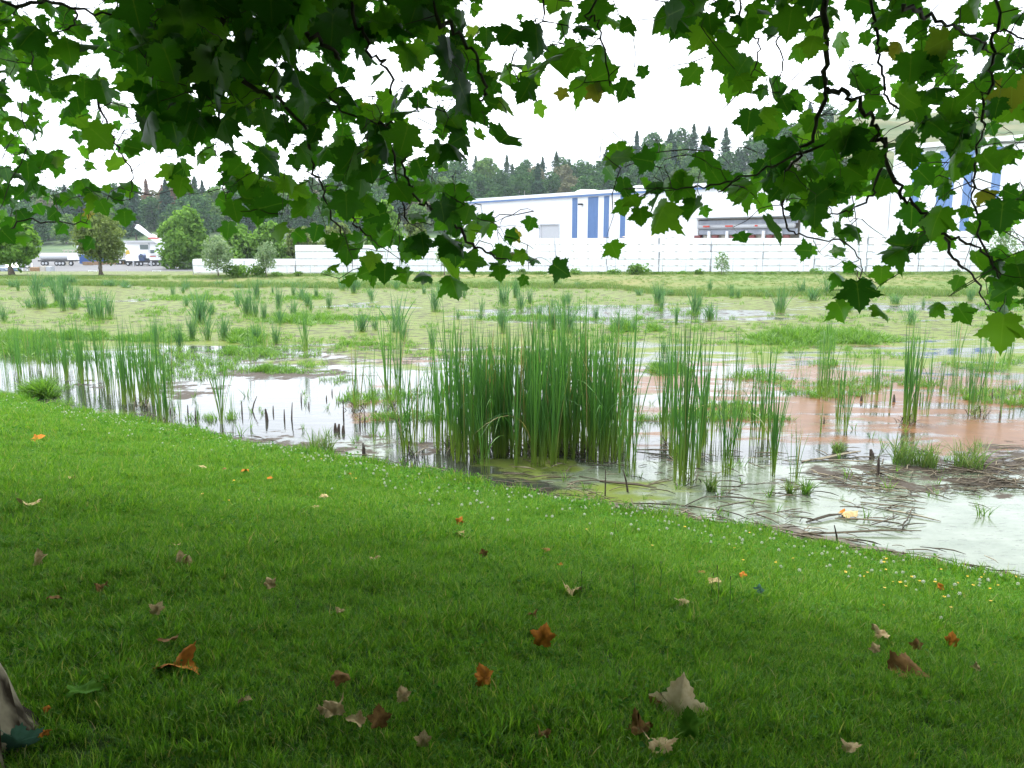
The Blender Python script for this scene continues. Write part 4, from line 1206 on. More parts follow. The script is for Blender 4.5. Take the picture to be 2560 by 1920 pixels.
# ------------------------------------------------------------------ weedy islands, sedge tufts
def tuft_field(name, label, cat, u0, u1, vt, vb, n, h, mat, w=.02, group=None, lean=.1, spread=.5, seed=0):
    """an island of short plants between photo columns u0..u1 and rows vt..vb (base rows)"""
    rd = np.random.default_rng(abs(int(seed + u0 * 3 + vb)))
    t = rd.random(n) * 2 * np.pi; q = np.sqrt(rd.random(n))
    ph = u0 * .37 + vb
    lump = 1 + .22 * np.sin(3 * t + ph) + .16 * np.sin(7 * t + ph * 2) + .10 * np.sin(13 * t + ph * 3)
    q = q * lump * np.where(rd.random(n) < .15, 1.25, 1)
    uu = (u0 + u1) / 2 + np.cos(t) * q * (u1 - u0) / 2; vv = (vt + vb) / 2 + np.sin(t) * q * (vb - vt) / 2
    c = W((u0 + u1) / 2, (vt + vb) / 2)
    pts = np.array([W(a, b) for a, b in zip(uu, vv)])
    V, F, rn, hg = blades(n, h * 1.25, w * .85, lean, spread * 1.3, 3, abs(int(seed + u0)), .85, 0, .2, 1.6)
    V = V.reshape(n, -1, 3); V[:, :, :2] += (pts - c)[:, None, :2]
    clump = (.5 + .3 * np.sin(pts[:, 0] * 2.1) * np.cos(pts[:, 1] * 1.3) + .3 * np.sin(pts[:, 0] * 6.3 + pts[:, 1] * 2)) * .8 + .3
    clump *= np.clip(1.35 - .8 * q, .3, 1)
    V[:, :, 2] *= clump[:, None]
    o = link(name, mesh_np(name, V.reshape(-1, 3), F, {'rnd': rn, 'hgt': hg}), mat, None, (c[0], c[1], -.01))
    tag(o, label, cat, group, 'stuff')
TF = tuft_field
TF('weed_island', 'bright yellow green weedy island beyond the tall cattails', 'weeds', 1845, 2235, 835, 864, 9000, .55, M_weed, .03)
TF('weed_island', 'bright yellow green weed mass at the pond edge cut off by the photo edge', 'weeds', -60, 135, 842, 886, 6000, .6, M_weed, .03)
TF('weed_island', 'low weedy island around the cattails near the photo edge', 'weeds', 40, 300, 838, 852, 3500, .45, M_weed, .03)
TF('weed_island', 'small grassy island on the mud in open water', 'grass', 628, 745, 918, 934, 1500, .22, M_weed, .02)
TF('weed_island', 'thin grass fringe on brown mud beside the small island', 'grass', 700, 850, 926, 936, 500, .13, M_weed, .02)
TF('weed_island', 'green grassy island with cattail tufts behind', 'grass', 655, 850, 790, 812, 4500, .42, M_weed, .03)
TF('weed_island', 'rounded yellow green weedy mound beyond the lone tall cattail', 'weeds', 570, 660, 838, 862, 2600, .6, M_weed, .03)
TF('weed_island', 'flat bright grass tongue beyond the lone tall cattail', 'grass', 545, 700, 872, 890, 2500, .3, M_weed, .025)
TF('weed_island', 'low duckweed grass strip in middle distance', 'grass', 780, 1010, 792, 802, 2500, .28, M_weed, .03)
TF('weed_island', 'long low grass strip in front of the far pale water', 'grass', 1180, 1500, 792, 803, 3000, .28, M_weed, .03)
TF('weed_island', 'small upright grassy clump in pale far water', 'grass', 1525, 1590, 815, 832, 1300, .55, M_weed, .03)
TF('weed_island', 'little green clump beside the pale far water', 'grass', 1612, 1662, 818, 830, 700, .4, M_weed, .03)
TF('weed_island', 'pale green clump behind the tall broad cattail clump', 'grass', 1615, 1720, 915, 936, 1500, .35, M_weed, .025)
TF('weed_island', 'green weeds around the far tall cattail clump', 'grass', 300, 480, 842, 856, 2600, .4, M_weed, .03)
TF('weed_island', 'thin green grass on the far mud flats', 'grass', 820, 1000, 858, 866, 900, .18, M_weed, .025)
TF('weed_island', 'green weed fringe among far cattails on the duckweed', 'grass', 60, 260, 762, 770, 1800, .3, M_weed, .035)
TF('weed_island', 'green weed fringe in the far duckweed below the green tree', 'grass', 380, 620, 742, 752, 2500, .35, M_weed, .04)
TF('weed_island', 'pale weed drift in the far duckweed beneath the hanging branch', 'grass', 690, 830, 742, 750, 1500, .35, M_weed, .04)
TF('bank_weeds', 'bright yellow green bush at the water edge by the photo edge', 'weeds', 55, 135, 985, 998, 1500, .62, M_weed, .025, spread=.6)
for u, v, vt, wd, lab in ((804, 1131, 1038, 85, 'spiky green sedge tuft on the bank beside open water'), (2096, 1131, 1082, 50, 'low sedge tuft at the edge of the reed litter'), (2258, 1160, 1050, 90, 'tall airy sedge tuft beside reddish water'),
                          (2316, 1166, 1066, 80, 'leafy sedge tuft on the reed litter mat'), (2420, 1172, 1062, 110, 'wide bushy sedge tuft on the reed litter before reddish water'), (1778, 1228, 1160, 40, 'small arching sedge tuft in murky green water'),
                          (1974, 1236, 1170, 22, 'narrow green sedge sprig in pale water'), (2015, 1236, 1170, 32, 'small dense sedge tuft in pale water')):
    p = W(u, v); hh = float(P(u, vt, p[1])[2]); ww = wd * p[1] / FPX
    V, F, rn, hg = blades(int(40 + wd * 1.1), hh, .013, .03, .85, 5, u, .85, ww * .32, .3, 1.5, .16)
    tag(link('sedge_tuft', mesh_np('sedge_tuft', V, F, {'rnd': rn, 'hgt': hg}), M_weed if u % 2 else M_farg, None, (p[0], p[1], -.02)), lab, 'sedge')

# small emergent sprigs dotted over the water
r_ = random.Random(31)
SPR = []
for i in range(4):
    V, F, rn, hg = blades(9, .32, .014, .15, .6, 4, 500 + i, .5, .05, .3, 1.4)
    m = mesh_np('sprig', V, F, {'rnd': rn, 'hgt': hg}); m.materials.append(M_weed); SPR.append(m)
k = 0
while k < 130:
    u = r_.uniform(150, 2560); v = r_.uniform(960, 1300)
    p = W(u, v); s = shore_s(p[0], p[1])
    if s > -.35 or s < -7.5: continue
    o = link('water_sprig', SPR[k % 4], None, None, (p[0], p[1], -.03), (0, 0, r_.uniform(0, 6)), r_.uniform(.35, 1.0)); k += 1
    tag(o, 'tiny green sprig poking out of the pond water', 'water plant', 'green sprigs in the water')

def marsh_growth():
    rd = np.random.default_rng(44); pr = []
    for i in range(4):
        V, F, rn, hg = blades(16, .30, .017, .1, .75, 3, 850 + i, .7, .16, .2, 1.5, .1)
        m = mesh_np('marsh_tuft', V, F, {'rnd': rn, 'hgt': hg}); m.materials.append(M_weed); pr.append(m)
    n = 60000
    u = rd.uniform(-120, 2680, n); v = 722 + 330 * rd.random(n) ** 1.25
    p = np.array([W(a, b) for a, b in zip(u, v)]); x, y = p[:, 0], p[:, 1]
    f = sum(np.sin(x * a + y * b + c) for a, b, c in ((.31, .12, 1), (-.17, .41, 2), (.73, -.33, 3), (.52, .9, 4), (1.7, .8, 5), (-1.3, 1.9, 6))) / 3.2
    dens = np.where(v < 860, .62, .26) * (1 - .8 * smooth(900, 960, v) * (1 - smooth(1300, 1500, u)))
    dens = np.where((v > 900) & (u > 380) & (u < 1150), dens * .2 - .25, dens)
    keep = (f > .42 - dens * .35) & (rd.random(n) < .30) & (shore_s(x, y) < -.5)
    p = p[keep]; v = v[keep]; n = len(p); s = rd.uniform(.35, 1.1, n) * np.where(v < 800, 1.1, .85)
    p[:, 2] = -.01
    scatter('marsh_growth', pr, p, np.stack([v * 0, v * 0, rd.random(n) * 6.28], 1), np.stack([s, s, s], 1), rd.integers(0, 4, n), 'low green growth scattered over the duckweed and shallows')
def dead_feet():
    rd = np.random.default_rng(61)
    V, F, rn, hg = blades(900, .34, .020, .2, 1.3, 5, 62, .7, 0, .4, 1.3, .35)
    V = V.reshape(900, -1, 3)
    u = np.where(rd.random(900) < .7, rd.uniform(1110, 1550, 900), rd.choice([984, 1027, 1714, 2264, 2446, 1680, 353, 408, 891], 900) + rd.normal(size=900) * 14)
    vb = np.interp(u, [353, 408, 891, 984, 1027, 1110, 1550, 1680, 1714, 2264, 2446], [1008, 1060, 1024, 1020, 1135, 1135, 1140, 1120, 1205, 1055, 1038]) + rd.normal(size=900) * 6 - np.where((u > 1110) & (u < 1550), rd.uniform(0, 34, 900), 0)
    p = np.array([W(a, b) for a, b in zip(u, vb)]); V[:, :, :2] += p[:, None, :2]
    o = link('dead_blade_litter', mesh_np('dead_blade_litter', V.reshape(-1, 3), F, {'rnd': .35 + rn * .6, 'hgt': hg}), M_dead)
    tag(o, 'brown dead blades collapsed around the feet of the cattail clumps', kind='stuff')
dead_feet()
# dead upright stalks
def stalk(u, vb, vt, du=0, th=.014, i=0):
    p = W(u, vb); h = float(P(u, vt, p[1])[2]) + .03; dx = du * p[1] / FPX
    o = MB().tube([(0, 0, -.03), (dx * .4, .01, h * .5), (dx, .02, h)], [th * 1.3, th, th * .5], 5).build('dead_stalk', pm('dead_stalk_brown', (.05, .035, .03), (.10, .07, .05), rough=.85) if 'dead_stalk_brown' not in MATS else MATS['dead_stalk_brown'])
    o.location = (p[0], p[1], 0)
    tag(o, 'short dark dead stalk standing in the open water' if u < 1200 else 'short dark dead stalk standing among the litter and reddish water', 'stalk', 'dead stalks in the open water' if u < 1200 else 'dead stalks by the litter')
for a in ((489, 1050, 1022), (494, 1048, 1030), (605, 1033, 1008), (630, 1027, 994, 14), (668, 1051, 1026, -4, .03), (683, 1033, 1018), (711, 1051, 1027), (729, 1050, 1010, 3), (753, 1004, 985), (772, 1018, 1008), (816, 1000, 992), (830, 985, 975), (859, 1050, 1004), (838, 1078, 1062, 0, .03), (846, 1080, 1064, 2, .03), (858, 1082, 1068, 0, .03),
          (900, 1063, 1038), (912, 1063, 1041), (940, 1040, 1030, 0, .03), (908, 1143, 1112, 0, .02), (912, 1143, 1118), (1140, 1140, 1100), (426, 1032, 1024), (470, 1040, 1016), (2154, 1003, 992, 0, .03), (2235, 1005, 990, 0, .03), (2300, 1010, 985), (2195, 1190, 1148, 0, .025), (2180, 1145, 1128, -4, .04), (1900, 970, 960), (2060, 1060, 1046), (2480, 1000, 975), (2500, 1045, 1030),
          (1513, 1240, 1180, 0, .01), (1570, 1230, 1180, -14, .014), (2095, 1365, 1320, -12, .012), (1980, 1362, 1344, 0, .02)):
    stalk(*a)

# ------------------------------------------------------------------ reed litter
def stick_mesh(L, r, seed):
    rd = random.Random(seed)
    b = MB(); b.tube([(-L / 2, 0, 0), (-L / 6, rd.uniform(-.04, .04) * L, 0.01), (L / 6, rd.uniform(-.04, .04) * L, .012), (L / 2, rd.uniform(-.06, .06) * L, 0)], [r * .7, r, r, r * .4], 4)
    m = b.mesh('reed_stick'); a = m.attributes.new('rnd', 'FLOAT', 'POINT'); a.data.foreach_set('value', np.zeros(len(m.vertices), np.float32)); m.materials.append(M_dead); return m
STK = [stick_mesh(.14 + .10 * i, .005 + .0010 * i, i) for i in range(7)]
def litter():
    rd = random.Random(55)
    zone = []
    def add(p, big):
        ang = -math.atan(K) + rd.gauss(0, .35)
        zone.append((p[0], p[1], rd.uniform(.012, .06), ang, rd.randrange(7) if not big else rd.randrange(3, 7)))
    n = 0
    while n < 1750:
        q = rd.random()
        if q < .52:
            t = rd.uniform(-6, 14); s = rd.gauss(-.28, .22); dens = smooth(-1, 3, t) * (1 - .6 * smooth(6, 9, t)) + .12
            if rd.random() > dens: continue
            x, y = from_st(s, t)
        elif q < .62:
            t = rd.uniform(-24, 0); x, y = from_st(rd.gauss(-.25, .2), t)
        elif q < .88:
            u, v = rd.gauss(2400, 170), rd.gauss(1190, 30)
            if math.sin(u * .021) + math.sin(v * .12 + u * .01) < rd.uniform(-1.2, .6): continue
            x, y = W(u, min(v, 1270))[:2]
        else:
            u, v = rd.uniform(1250, 2300), rd.uniform(1130, 1330)
            x, y = W(u, v)[:2]
        if shore_s(x, y) > .05: continue
        zone.append((x, y, rd.uniform(.008, .045), -math.atan(K) + rd.gauss(0, .5) if q < .62 else rd.gauss(0, .8), min(6, int(abs(rd.gauss(0, 2.2)))))); n += 1
    zone.sort(key=lambda a: a[1])
    for (x, y, z, a, i) in zone[:170]:
        o = link('reed_stick', STK[i], None, None, (x, y, z), (0, rd.uniform(-.03, .03), a), rd.uniform(.8, 1.3))
        tag(o, 'loose dead reed stick floating or stranded along the pond edge', 'reed stick', 'dead reed sticks near the bank')
    V, F, RN, base = [], [], [], 0
    for (x, y, z, a, i) in zone[170:]:
        m = STK[i]; co = np.empty(len(m.vertices) * 3, np.float32); m.vertices.foreach_get('co', co); co = co.reshape(-1, 3) * rd.uniform(.8, 1.3)
        c, s = math.cos(a), math.sin(a)
        V.append(np.stack([co[:, 0] * c - co[:, 1] * s + x, co[:, 0] * s + co[:, 1] * c + y, co[:, 2] + z], 1))
        for p in m.polygons:
            if len(p.vertices) == 4: F.append([k + base for k in p.vertices])
        RN.append(np.full(len(co), rd.random())); base += len(co)
    tag(link('reed_litter', mesh_np('reed_litter', np.concatenate(V), np.array(F), {'rnd': np.concatenate(RN)}), M_dead), 'tangled mat of broken dead reeds along the pond edge', 'litter', kind='stuff')
    # named big pieces
    for u, v, L, r, ang, lab in ((2060, 1300, .62, .02, .45, 'thick pale reed stub lying on pale water'), (2170, 1308, .8, .012, -.35, 'dark thin reed lying slanted on pale water'), (2150, 1336, 1.5, .014, .02, 'long straight reed lying along the pale water'),
                                 (1850, 1252, .7, .012, -.4, 'slender broken reed beside murky green weeds'), (2230, 1270, .8, .010, -.5, 'thin dark twig lying on the pale water'), (2080, 1145, 1.3, .022, .4, 'pale bent reed leaning across the weedy shallows'), (1570, 1215, .9, .02, -.5, 'broken brown reed with bent tip in murky shallows'),
                                 (2330, 1445, .9, .014, .05, 'straight brown reed lying along the lawn edge by pale water'), (1650, 1130, .8, .014, -.2, 'floating brown reed between two cattail clumps')):
        p = W(u, v)
        o = link('broken_reed', stick_mesh(L, r, u), None, None, (p[0], p[1], .03), (0, -.03, ang)); tag(o, lab, 'reed')
litter()

# ------------------------------------------------------------------ instancing of real tufts (for the grass only)
def scatter(name, protos, pts, rots, scl, idx, label, mat=None):
    """point mesh + geometry nodes: instance one of PROTOS on every point"""
    pts = np.asarray(pts, np.float32); n = len(pts)
    m = bpy.data.meshes.new(name); m.vertices.add(n); m.vertices.foreach_set('co', pts.ravel())
    a = m.attributes.new('rot', 'FLOAT_VECTOR', 'POINT'); a.data.foreach_set('vector', np.asarray(rots, np.float32).ravel())
    a = m.attributes.new('scl', 'FLOAT_VECTOR', 'POINT'); a.data.foreach_set('vector', np.asarray(scl, np.float32).ravel())
    a = m.attributes.new('idx', 'INT', 'POINT'); a.data.foreach_set('value', np.asarray(idx, np.int32))
    o = bpy.data.objects.new(name, m); COL.objects.link(o)
    src = bpy.data.collections.new(name + '_source')
    for i, pmsh in enumerate(protos):
        src.objects.link(bpy.data.objects.new('%s_tuft_%02d' % (name, i), pmsh))
    ng = bpy.data.node_groups.new(name, 'GeometryNodeTree')
    ng.interface.new_socket('Geometry', in_out='INPUT', socket_type='NodeSocketGeometry')
    ng.interface.new_socket('Geometry', in_out='OUTPUT', socket_type='NodeSocketGeometry')
    N, Lk = ng.nodes, ng.links
    gi, go = N.new('NodeGroupInput'), N.new('NodeGroupOutput')
    iop = N.new('GeometryNodeInstanceOnPoints')
    ci = N.new('GeometryNodeCollectionInfo'); ci.inputs['Collection'].default_value = src
    ci.inputs['Separate Children'].default_value = True; ci.inputs['Reset Children'].default_value = True
    def attr(nm, ty):
        x = N.new('GeometryNodeInputNamedAttribute'); x.data_type = ty; x.inputs['Name'].default_value = nm
        return [s for s in x.outputs if s.enabled and s.name == 'Attribute'][0]
    iop.inputs['Pick Instance'].default_value = True
    Lk.new(gi.outputs[0], iop.inputs['Points']); Lk.new(ci.outputs[0], iop.inputs['Instance'])
    Lk.new(attr('idx', 'INT'), iop.inputs['Instance Index'])
    e2r = N.new('FunctionNodeEulerToRotation'); Lk.new(attr('rot', 'FLOAT_VECTOR'), e2r.inputs[0]); Lk.new(e2r.outputs[0], iop.inputs['Rotation'])
    Lk.new(attr('scl', 'FLOAT_VECTOR'), iop.inputs['Scale'])
    Lk.new(iop.outputs[0], go.inputs[0])
    md = o.modifiers.new('scatter', 'NODES'); md.node_group = ng
    tag(o, label, kind='stuff')
    return o

M_clov = leaf_mat('clover_leaf', [(0, (.03, .11, .012)), (1, (.08, .21, .02))], trans=.35, vein=False, rough=.8, spec=.08)
TUFT = []
for i in range(7):
    V, F, rn, hg = blades(34, .078, .0040, .12, .75, 3, 700 + i, .6, .055, .2, 1.5, .10)
    m = mesh_np('tuft', V, F, {'rnd': rn, 'hgt': hg}); m.materials.append(M_grass); TUFT.append(m)
for i in range(2):   # taller, coarser ones
    V, F, rn, hg = blades(14, .12, .0052, .10, .5, 4, 720 + i, .5, .04, .25, 1.5, .12)
    m = mesh_np('tuft', V, F, {'rnd': rn, 'hgt': hg}); m.materials.append(M_grass); TUFT.append(m)
for i in range(2):   # clover / broad leaves
    r2 = np.random.default_rng(730 + i); n = 26
    Cn = np.stack([r2.normal(size=n) * .05, r2.normal(size=n) * .05, .018 + .02 * r2.random(n)], 1)
    V, F = leaf_quads(Cn, np.tile([0, 0, 1.0], (n, 1)), .022, .35, aspect=1.1)
    m = mesh_np('tuft', V, F, {'rnd': np.repeat(r2.random(n) * .5 + .1, 4), 'hgt': np.ones(n * 4)}); m.materials.append(M_clov); TUFT.append(m)

def lawn_grass():
    rd = np.random.default_rng(99)
    pts = []
    def batch(n, d0, d1, sc):
        y = d0 + (d1 - d0) * rd.random(n); y = np.sqrt(d0 ** 2 + (d1 ** 2 - d0 ** 2) * rd.random(n))
        x = (rd.random(n) * 2 - 1) * (.70 * y + .5)
        s = shore_s(x, y) - shore_wob(shore_t(x, y))
        keep = s > .02 - .10 * rd.random(n)
        x, y, s = x[keep], y[keep], s[keep]
        return np.stack([x, y, lawn_z(x, y)], 1), np.full(len(x), sc), s
    out = [batch(13000, 1.9, 5, 1.0), batch(24000, 5, 9.5, 1.25), batch(26000, 9.5, 20, 1.6)]
    p = np.concatenate([o[0] for o in out]); sc = np.concatenate([o[1] for o in out]); s = np.concatenate([o[2] for o in out])
    n = len(p)
    cl = .5 + .5 * np.sin(p[:, 0] * 3.1 + 1.3 * np.sin(p[:, 1] * 2.3)) * np.sin(p[:, 1] * 2.7 + p[:, 0])
    sc = sc * rd.uniform(.7, 1.15, n) * (.75 + .45 * cl) * (1 + .35 * (1 - smooth(0, 1.0, s)))
    idx = rd.integers(0, 7, n)
    q = rd.random(n); tall = q < .05 + .30 * (1 - smooth(.0, .55, s)); idx = np.where(tall, rd.integers(7, 9, n), idx); idx = np.where(q > .955 - .12 * (1 - smooth(.5, 3, s)), rd.integers(9, 11, n), idx)
    rot = np.stack([rd.normal(size=n) * .12, rd.normal(size=n) * .12, rd.random(n) * 6.283], 1)
    scl = np.stack([sc, sc, sc * rd.uniform(.8, 1.2, n)], 1)
    scatter('lawn_grass', TUFT, p, rot, scl, idx, 'thick green lawn grass sloping to the pond')
lawn_grass()

# far bank grass, coarse
def far_grass():
    rd = np.random.default_rng(5); pr = []
    for i in range(3):
        V, F, rn, hg = blades(36, .26, .02, .15, .6, 2, 800 + i, .6, .32, .1, 1.4)
        m = mesh_np('far_tuft', V, F, {'rnd': rn, 'hgt': hg}); m.materials.append(M_farg); pr.append(m)
    n = 15000
    y = rd.uniform(50, 79, n); x = (rd.random(n) * 2 - 1) * .72 * y
    k = y - far_shore(x); keep = (k > -.3) & ((k < 3.5) | (rd.random(n) < .55) | (np.abs(y - 73.5) < 1))
    x, y, k = x[keep], y[keep], k[keep]; n = len(x)
    s = np.where(k < 3, 1.5, .55) * rd.uniform(.6, 1.2, n); s = np.where(np.abs(y - 73.6) < .9, 1.2, s)
    scatter('far_bank_grass', pr, np.stack([x, y, far_z(x, y)], 1), np.stack([x * 0, x * 0, rd.random(n) * 6.28], 1), np.stack([s, s, s], 1), rd.integers(0, 3, n), 'uneven grass fringing the far side of the pond')
far_grass()

marsh_growth()
# ------------------------------------------------------------------ clover heads, buttercups, rush stalks
def flowers():
    M_fl = pm('clover_white', (.70, .70, .62), (.50, .52, .42), rough=.8, scale=60)
    M_ye = pm('buttercup_yellow', (.75, .50, .02), (.6, .36, .02), rough=.5)
    M_st = pm('flower_stem', (.10, .22, .04), rough=.6)
    me = []
    for i in range(2):
        b = MB(); r2 = random.Random(i)
        b.tube([(0, 0, 0), (.004, 0, .05), (.006 * i, .003, .085)], .0014, 3, cap=False); ns = len(b.f)
        for k in range(16):   # florets packed into a head
            a = 2.4 * k; z = 1 - 1.7 * k / 15; rr = math.sqrt(max(0, 1 - z * z))
            c = Vector((math.cos(a) * rr, math.sin(a) * rr, z)) * .009 + Vector((.006 * i, .003, .092))
            d = Vector((math.cos(a) * rr, math.sin(a) * rr, z)).normalized(); t_ = d.orthogonal().normalized(); s_ = d.cross(t_)
            b.add([c + t_ * .0035, c + s_ * .0035, c - t_ * .0035, c - s_ * .0035, c + d * .005], [(0, 1, 4), (1, 2, 4), (2, 3, 4), (3, 0, 4)])
        m = b.mesh('clover_flower'); m.materials.append(M_fl); m.materials.append(M_st)
        m.polygons.foreach_set('material_index', np.array([1 if j < ns else 0 for j in range(len(b.f))], np.int32)); me.append(m)
    b = MB(); b.tube([(0, 0, 0), (0, 0, .11)], .0012, 3, cap=False); ns = len(b.f)
    for k in range(5):
        a = k * 1.2566; b.add([(0, 0, .11), (.010 * math.cos(a - .5), .010 * math.sin(a - .5), .116), (.013 * math.cos(a), .013 * math.sin(a), .119), (.010 * math.cos(a + .5), .010 * math.sin(a + .5), .116)], [(0, 1, 2, 3)])
    by = b.mesh('buttercup'); by.materials.append(M_ye); by.materials.append(M_st)
    by.polygons.foreach_set('material_index', np.array([1 if j < ns else 0 for j in range(len(b.f))], np.int32))
    rd = random.Random(77); pts = []
    while len(pts) < 640:
        t = rd.uniform(-20, 7); s = abs(rd.gauss(0, 1.0)) * (1.0 if t < -2 else 1.25) + .08
        if rd.random() > .35 + .65 * (math.sin(t * 2.2) * math.sin(s * 3 + t) > -.2): continue
        x, y = from_st(s + float(shore_wob(t)), t)
        if abs(x) > .72 * y + .4 or y < 2: continue
        pts.append((x, y, s))
    pts.sort(key=lambda a: a[1] - .0 * a[2])
    for i, (x, y, s) in enumerate(pts[:290]):
        o = link('clover_flower', me[i % 2], None, None, (x, y, float(lawn_z(x, y))), (rd.gauss(0, .15), rd.gauss(0, .15), rd.uniform(0, 6)), rd.uniform(.8, 1.35))
        tag(o, 'white clover flower head in the grass along the pond edge', 'flower', 'white clover flowers on the bank')
    rest = pts[290:]; n = len(rest); q = np.array(rest); sc = np.random.default_rng(1).uniform(.7, 1.15, n)
    scatter('clover_bloom', me, np.stack([q[:, 0], q[:, 1], lawn_z(q[:, 0], q[:, 1])], 1), np.random.default_rng(2).normal(size=(n, 3)) * .15, np.stack([sc] * 3, 1), np.arange(n) % 2, 'carpet of tiny white clover blooms farther along the bank')
    for i in range(52):
        u, v = rd.gauss(2330, 150), rd.gauss(1480, 35)
        if i > 32: u, v = rd.uniform(1450, 2560), rd.uniform(1300, 1480)
        if i > 46: u, v = rd.uniform(100, 1300), rd.uniform(1150, 1300)
        p = Lw(u, v)
        if shore_s(p[0], p[1]) < .15: continue
        o = link('buttercup', by, None, None, tuple(p), (rd.gauss(0, .2), rd.gauss(0, .2), rd.uniform(0, 6)), rd.uniform(.8, 1.3))
        tag(o, 'small yellow buttercup in the lawn', 'flower', 'yellow buttercups in the lawn')
    M_rush = pm('dark_rush', (.025, .045, .015), (.05, .07, .02), rough=.7)
    for i, (u, v, vt) in enumerate(((1584, 1545, 1410), (1650, 1480, 1402), (1775, 1520, 1432), (1793, 1526, 1413), (1822, 1535, 1440), (1534, 1365, 1303), (1547, 1385, 1325), (1453, 1503, 1428), (1768, 1350, 1298), (906, 1283, 1255), (80, 1130, 1104))):
        p = Lw(u, v); h = float(P(u, vt, p[1])[2]) - p[2]
        o = MB().tube([(0, 0, 0), (.004, 0, h * .5), (.012 * (i % 3 - 1), 0, h * .9), (.012 * (i % 3 - 1), 0, h * .93), (.014 * (i % 3 - 1), 0, h)], [.0022, .0018, .0015, .004, .003], 5).build('plantain_stalk', M_rush)
        o.location = p; tag(o, 'thin dark seed stalk standing above the lawn', 'stalk', 'dark seed stalks in the lawn')
flowers()

# ------------------------------------------------------------------ sycamore leaf
HALF = [(0, .03), (.06, -.02), (.15, -.075), (.22, -.03), (.30, -.06), (.33, .01), (.47, -.01), (.42, .075), (.47, .14), (.375, .20), (.40, .27), (.49, .285), (.51, .37), (.62, .40), (.62, .47), (.76, .56), (.62, .565), (.555, .63), (.47, .59),
        (.38, .64), (.30, .62), (.335, .70), (.265, .745), (.275, .83), (.175, .845), (.14, .92), (.06, .96), (0, 1.08)]
def leaf_mesh(seed, curl=.35, fold=.25, wav=.06, crumple=0.0, name='leaf', petiole=True):
    r2 = random.Random(seed)
    k = r2.uniform(.9, 1.08); a5 = r2.uniform(-.04, .04)
    right = [(x * k, y) for x, y in HALF]; left = [(-x * k * r2.uniform(.95, 1.03), y + r2.uniform(-.012, .012)) for x, y in HALF[-2:0:-1]]
    out = right + left; n = len(out); cx, cy = 0, .30
    V = []; vein = []
    axes = [(0, 1.04), (.74, .56), (-.74, .56), (.46, .0), (-.46, .0)]
    for ring in (1.0, .66, .33):
        for x, y in out: V.append((cx + (x - cx) * ring, cy + (y - cy) * ring))
    V.append((cx, cy))
    def vn(x, y):
        b = 0
        for ax, ay in axes:
            dx, dy = ax, ay - .05; L = math.hypot(dx, dy); px, py = x, y - .05
            t = max(0, min(1, (px * dx + py * dy) / L / L)); d = math.hypot(px - dx * t, py - dy * t); b = max(b, 1 - d / .075)
        return max(0, b)
    F = []
    for g in range(2):
        for i in range(n): F.append((g * n + i, g * n + (i + 1) % n, (g + 1) * n + (i + 1) % n, (g + 1) * n + i))
    T = [(2 * n + i, 2 * n + (i + 1) % n, 3 * n) for i in range(n)]
    ph = r2.uniform(0, 6); ph2 = r2.uniform(0, 6); W_ = []
    cs = r2.choice((-1, 1)) if crumple else 1
    for x, y in V:
        r = math.hypot(x, y - .3)
        z = -curl * (y - .2) ** 2 * .8 - fold * abs(x) ** 1.2 * cs + wav * math.sin(5 * x + ph) * r + wav * math.cos(6 * y + ph2) * r
        if crumple:
            z += crumple * (math.sin(9 * x + ph) * math.cos(7 * y + ph2) * .12 + r * r * .5 * math.sin(3 * math.atan2(y - .3, x) + ph))
            xx = x * (1 - .35 * crumple * abs(x)); x = xx
        W_.append((x, y, z))
    ve = [vn(x, y) for x, y in V]
    if petiole:
        b = len(W_); L = r2.uniform(.35, .6)
        for i, (y, z) in enumerate(((.06, 0), (-L * .5, .03), (-L, .0))):
            for j in range(3):
                a = j * 2.094; W_.append((math.cos(a) * .010, y, z + math.sin(a) * .010 - .004)); ve.append(1.0)
        for i in range(2):
            for j in range(3): F.append((b + i * 3 + j, b + i * 3 + (j + 1) % 3, b + (i + 1) * 3 + (j + 1) % 3, b + (i + 1) * 3 + j))
        PET = L
    else: PET = 0
    W_ = np.array(W_) + np.array([0, PET, 0])
    return W_, np.array(F), np.array(T), np.array(ve), PET

LEAF = []
for i in range(14):
    W_, F4, T3, ve, pet = leaf_mesh(900 + i, .15 + .35 * (i % 4) / 3, (.05, .22, .45, .7)[i % 4] * (1 if i % 3 else .5), .05 + .04 * (i % 3))
    LEAF.append((W_, F4, T3, ve))
LEAFM = []
for i, (W_, F4, T3, ve) in enumerate(LEAF):
    m = mesh_np('sycamore_leaf', W_, [F4, T3], {'vein': ve, 'rnd': np.full(len(W_), (i * .618) % 1)}, smooth_sh=True); m.materials.append(M_syc); LEAFM.append(m)

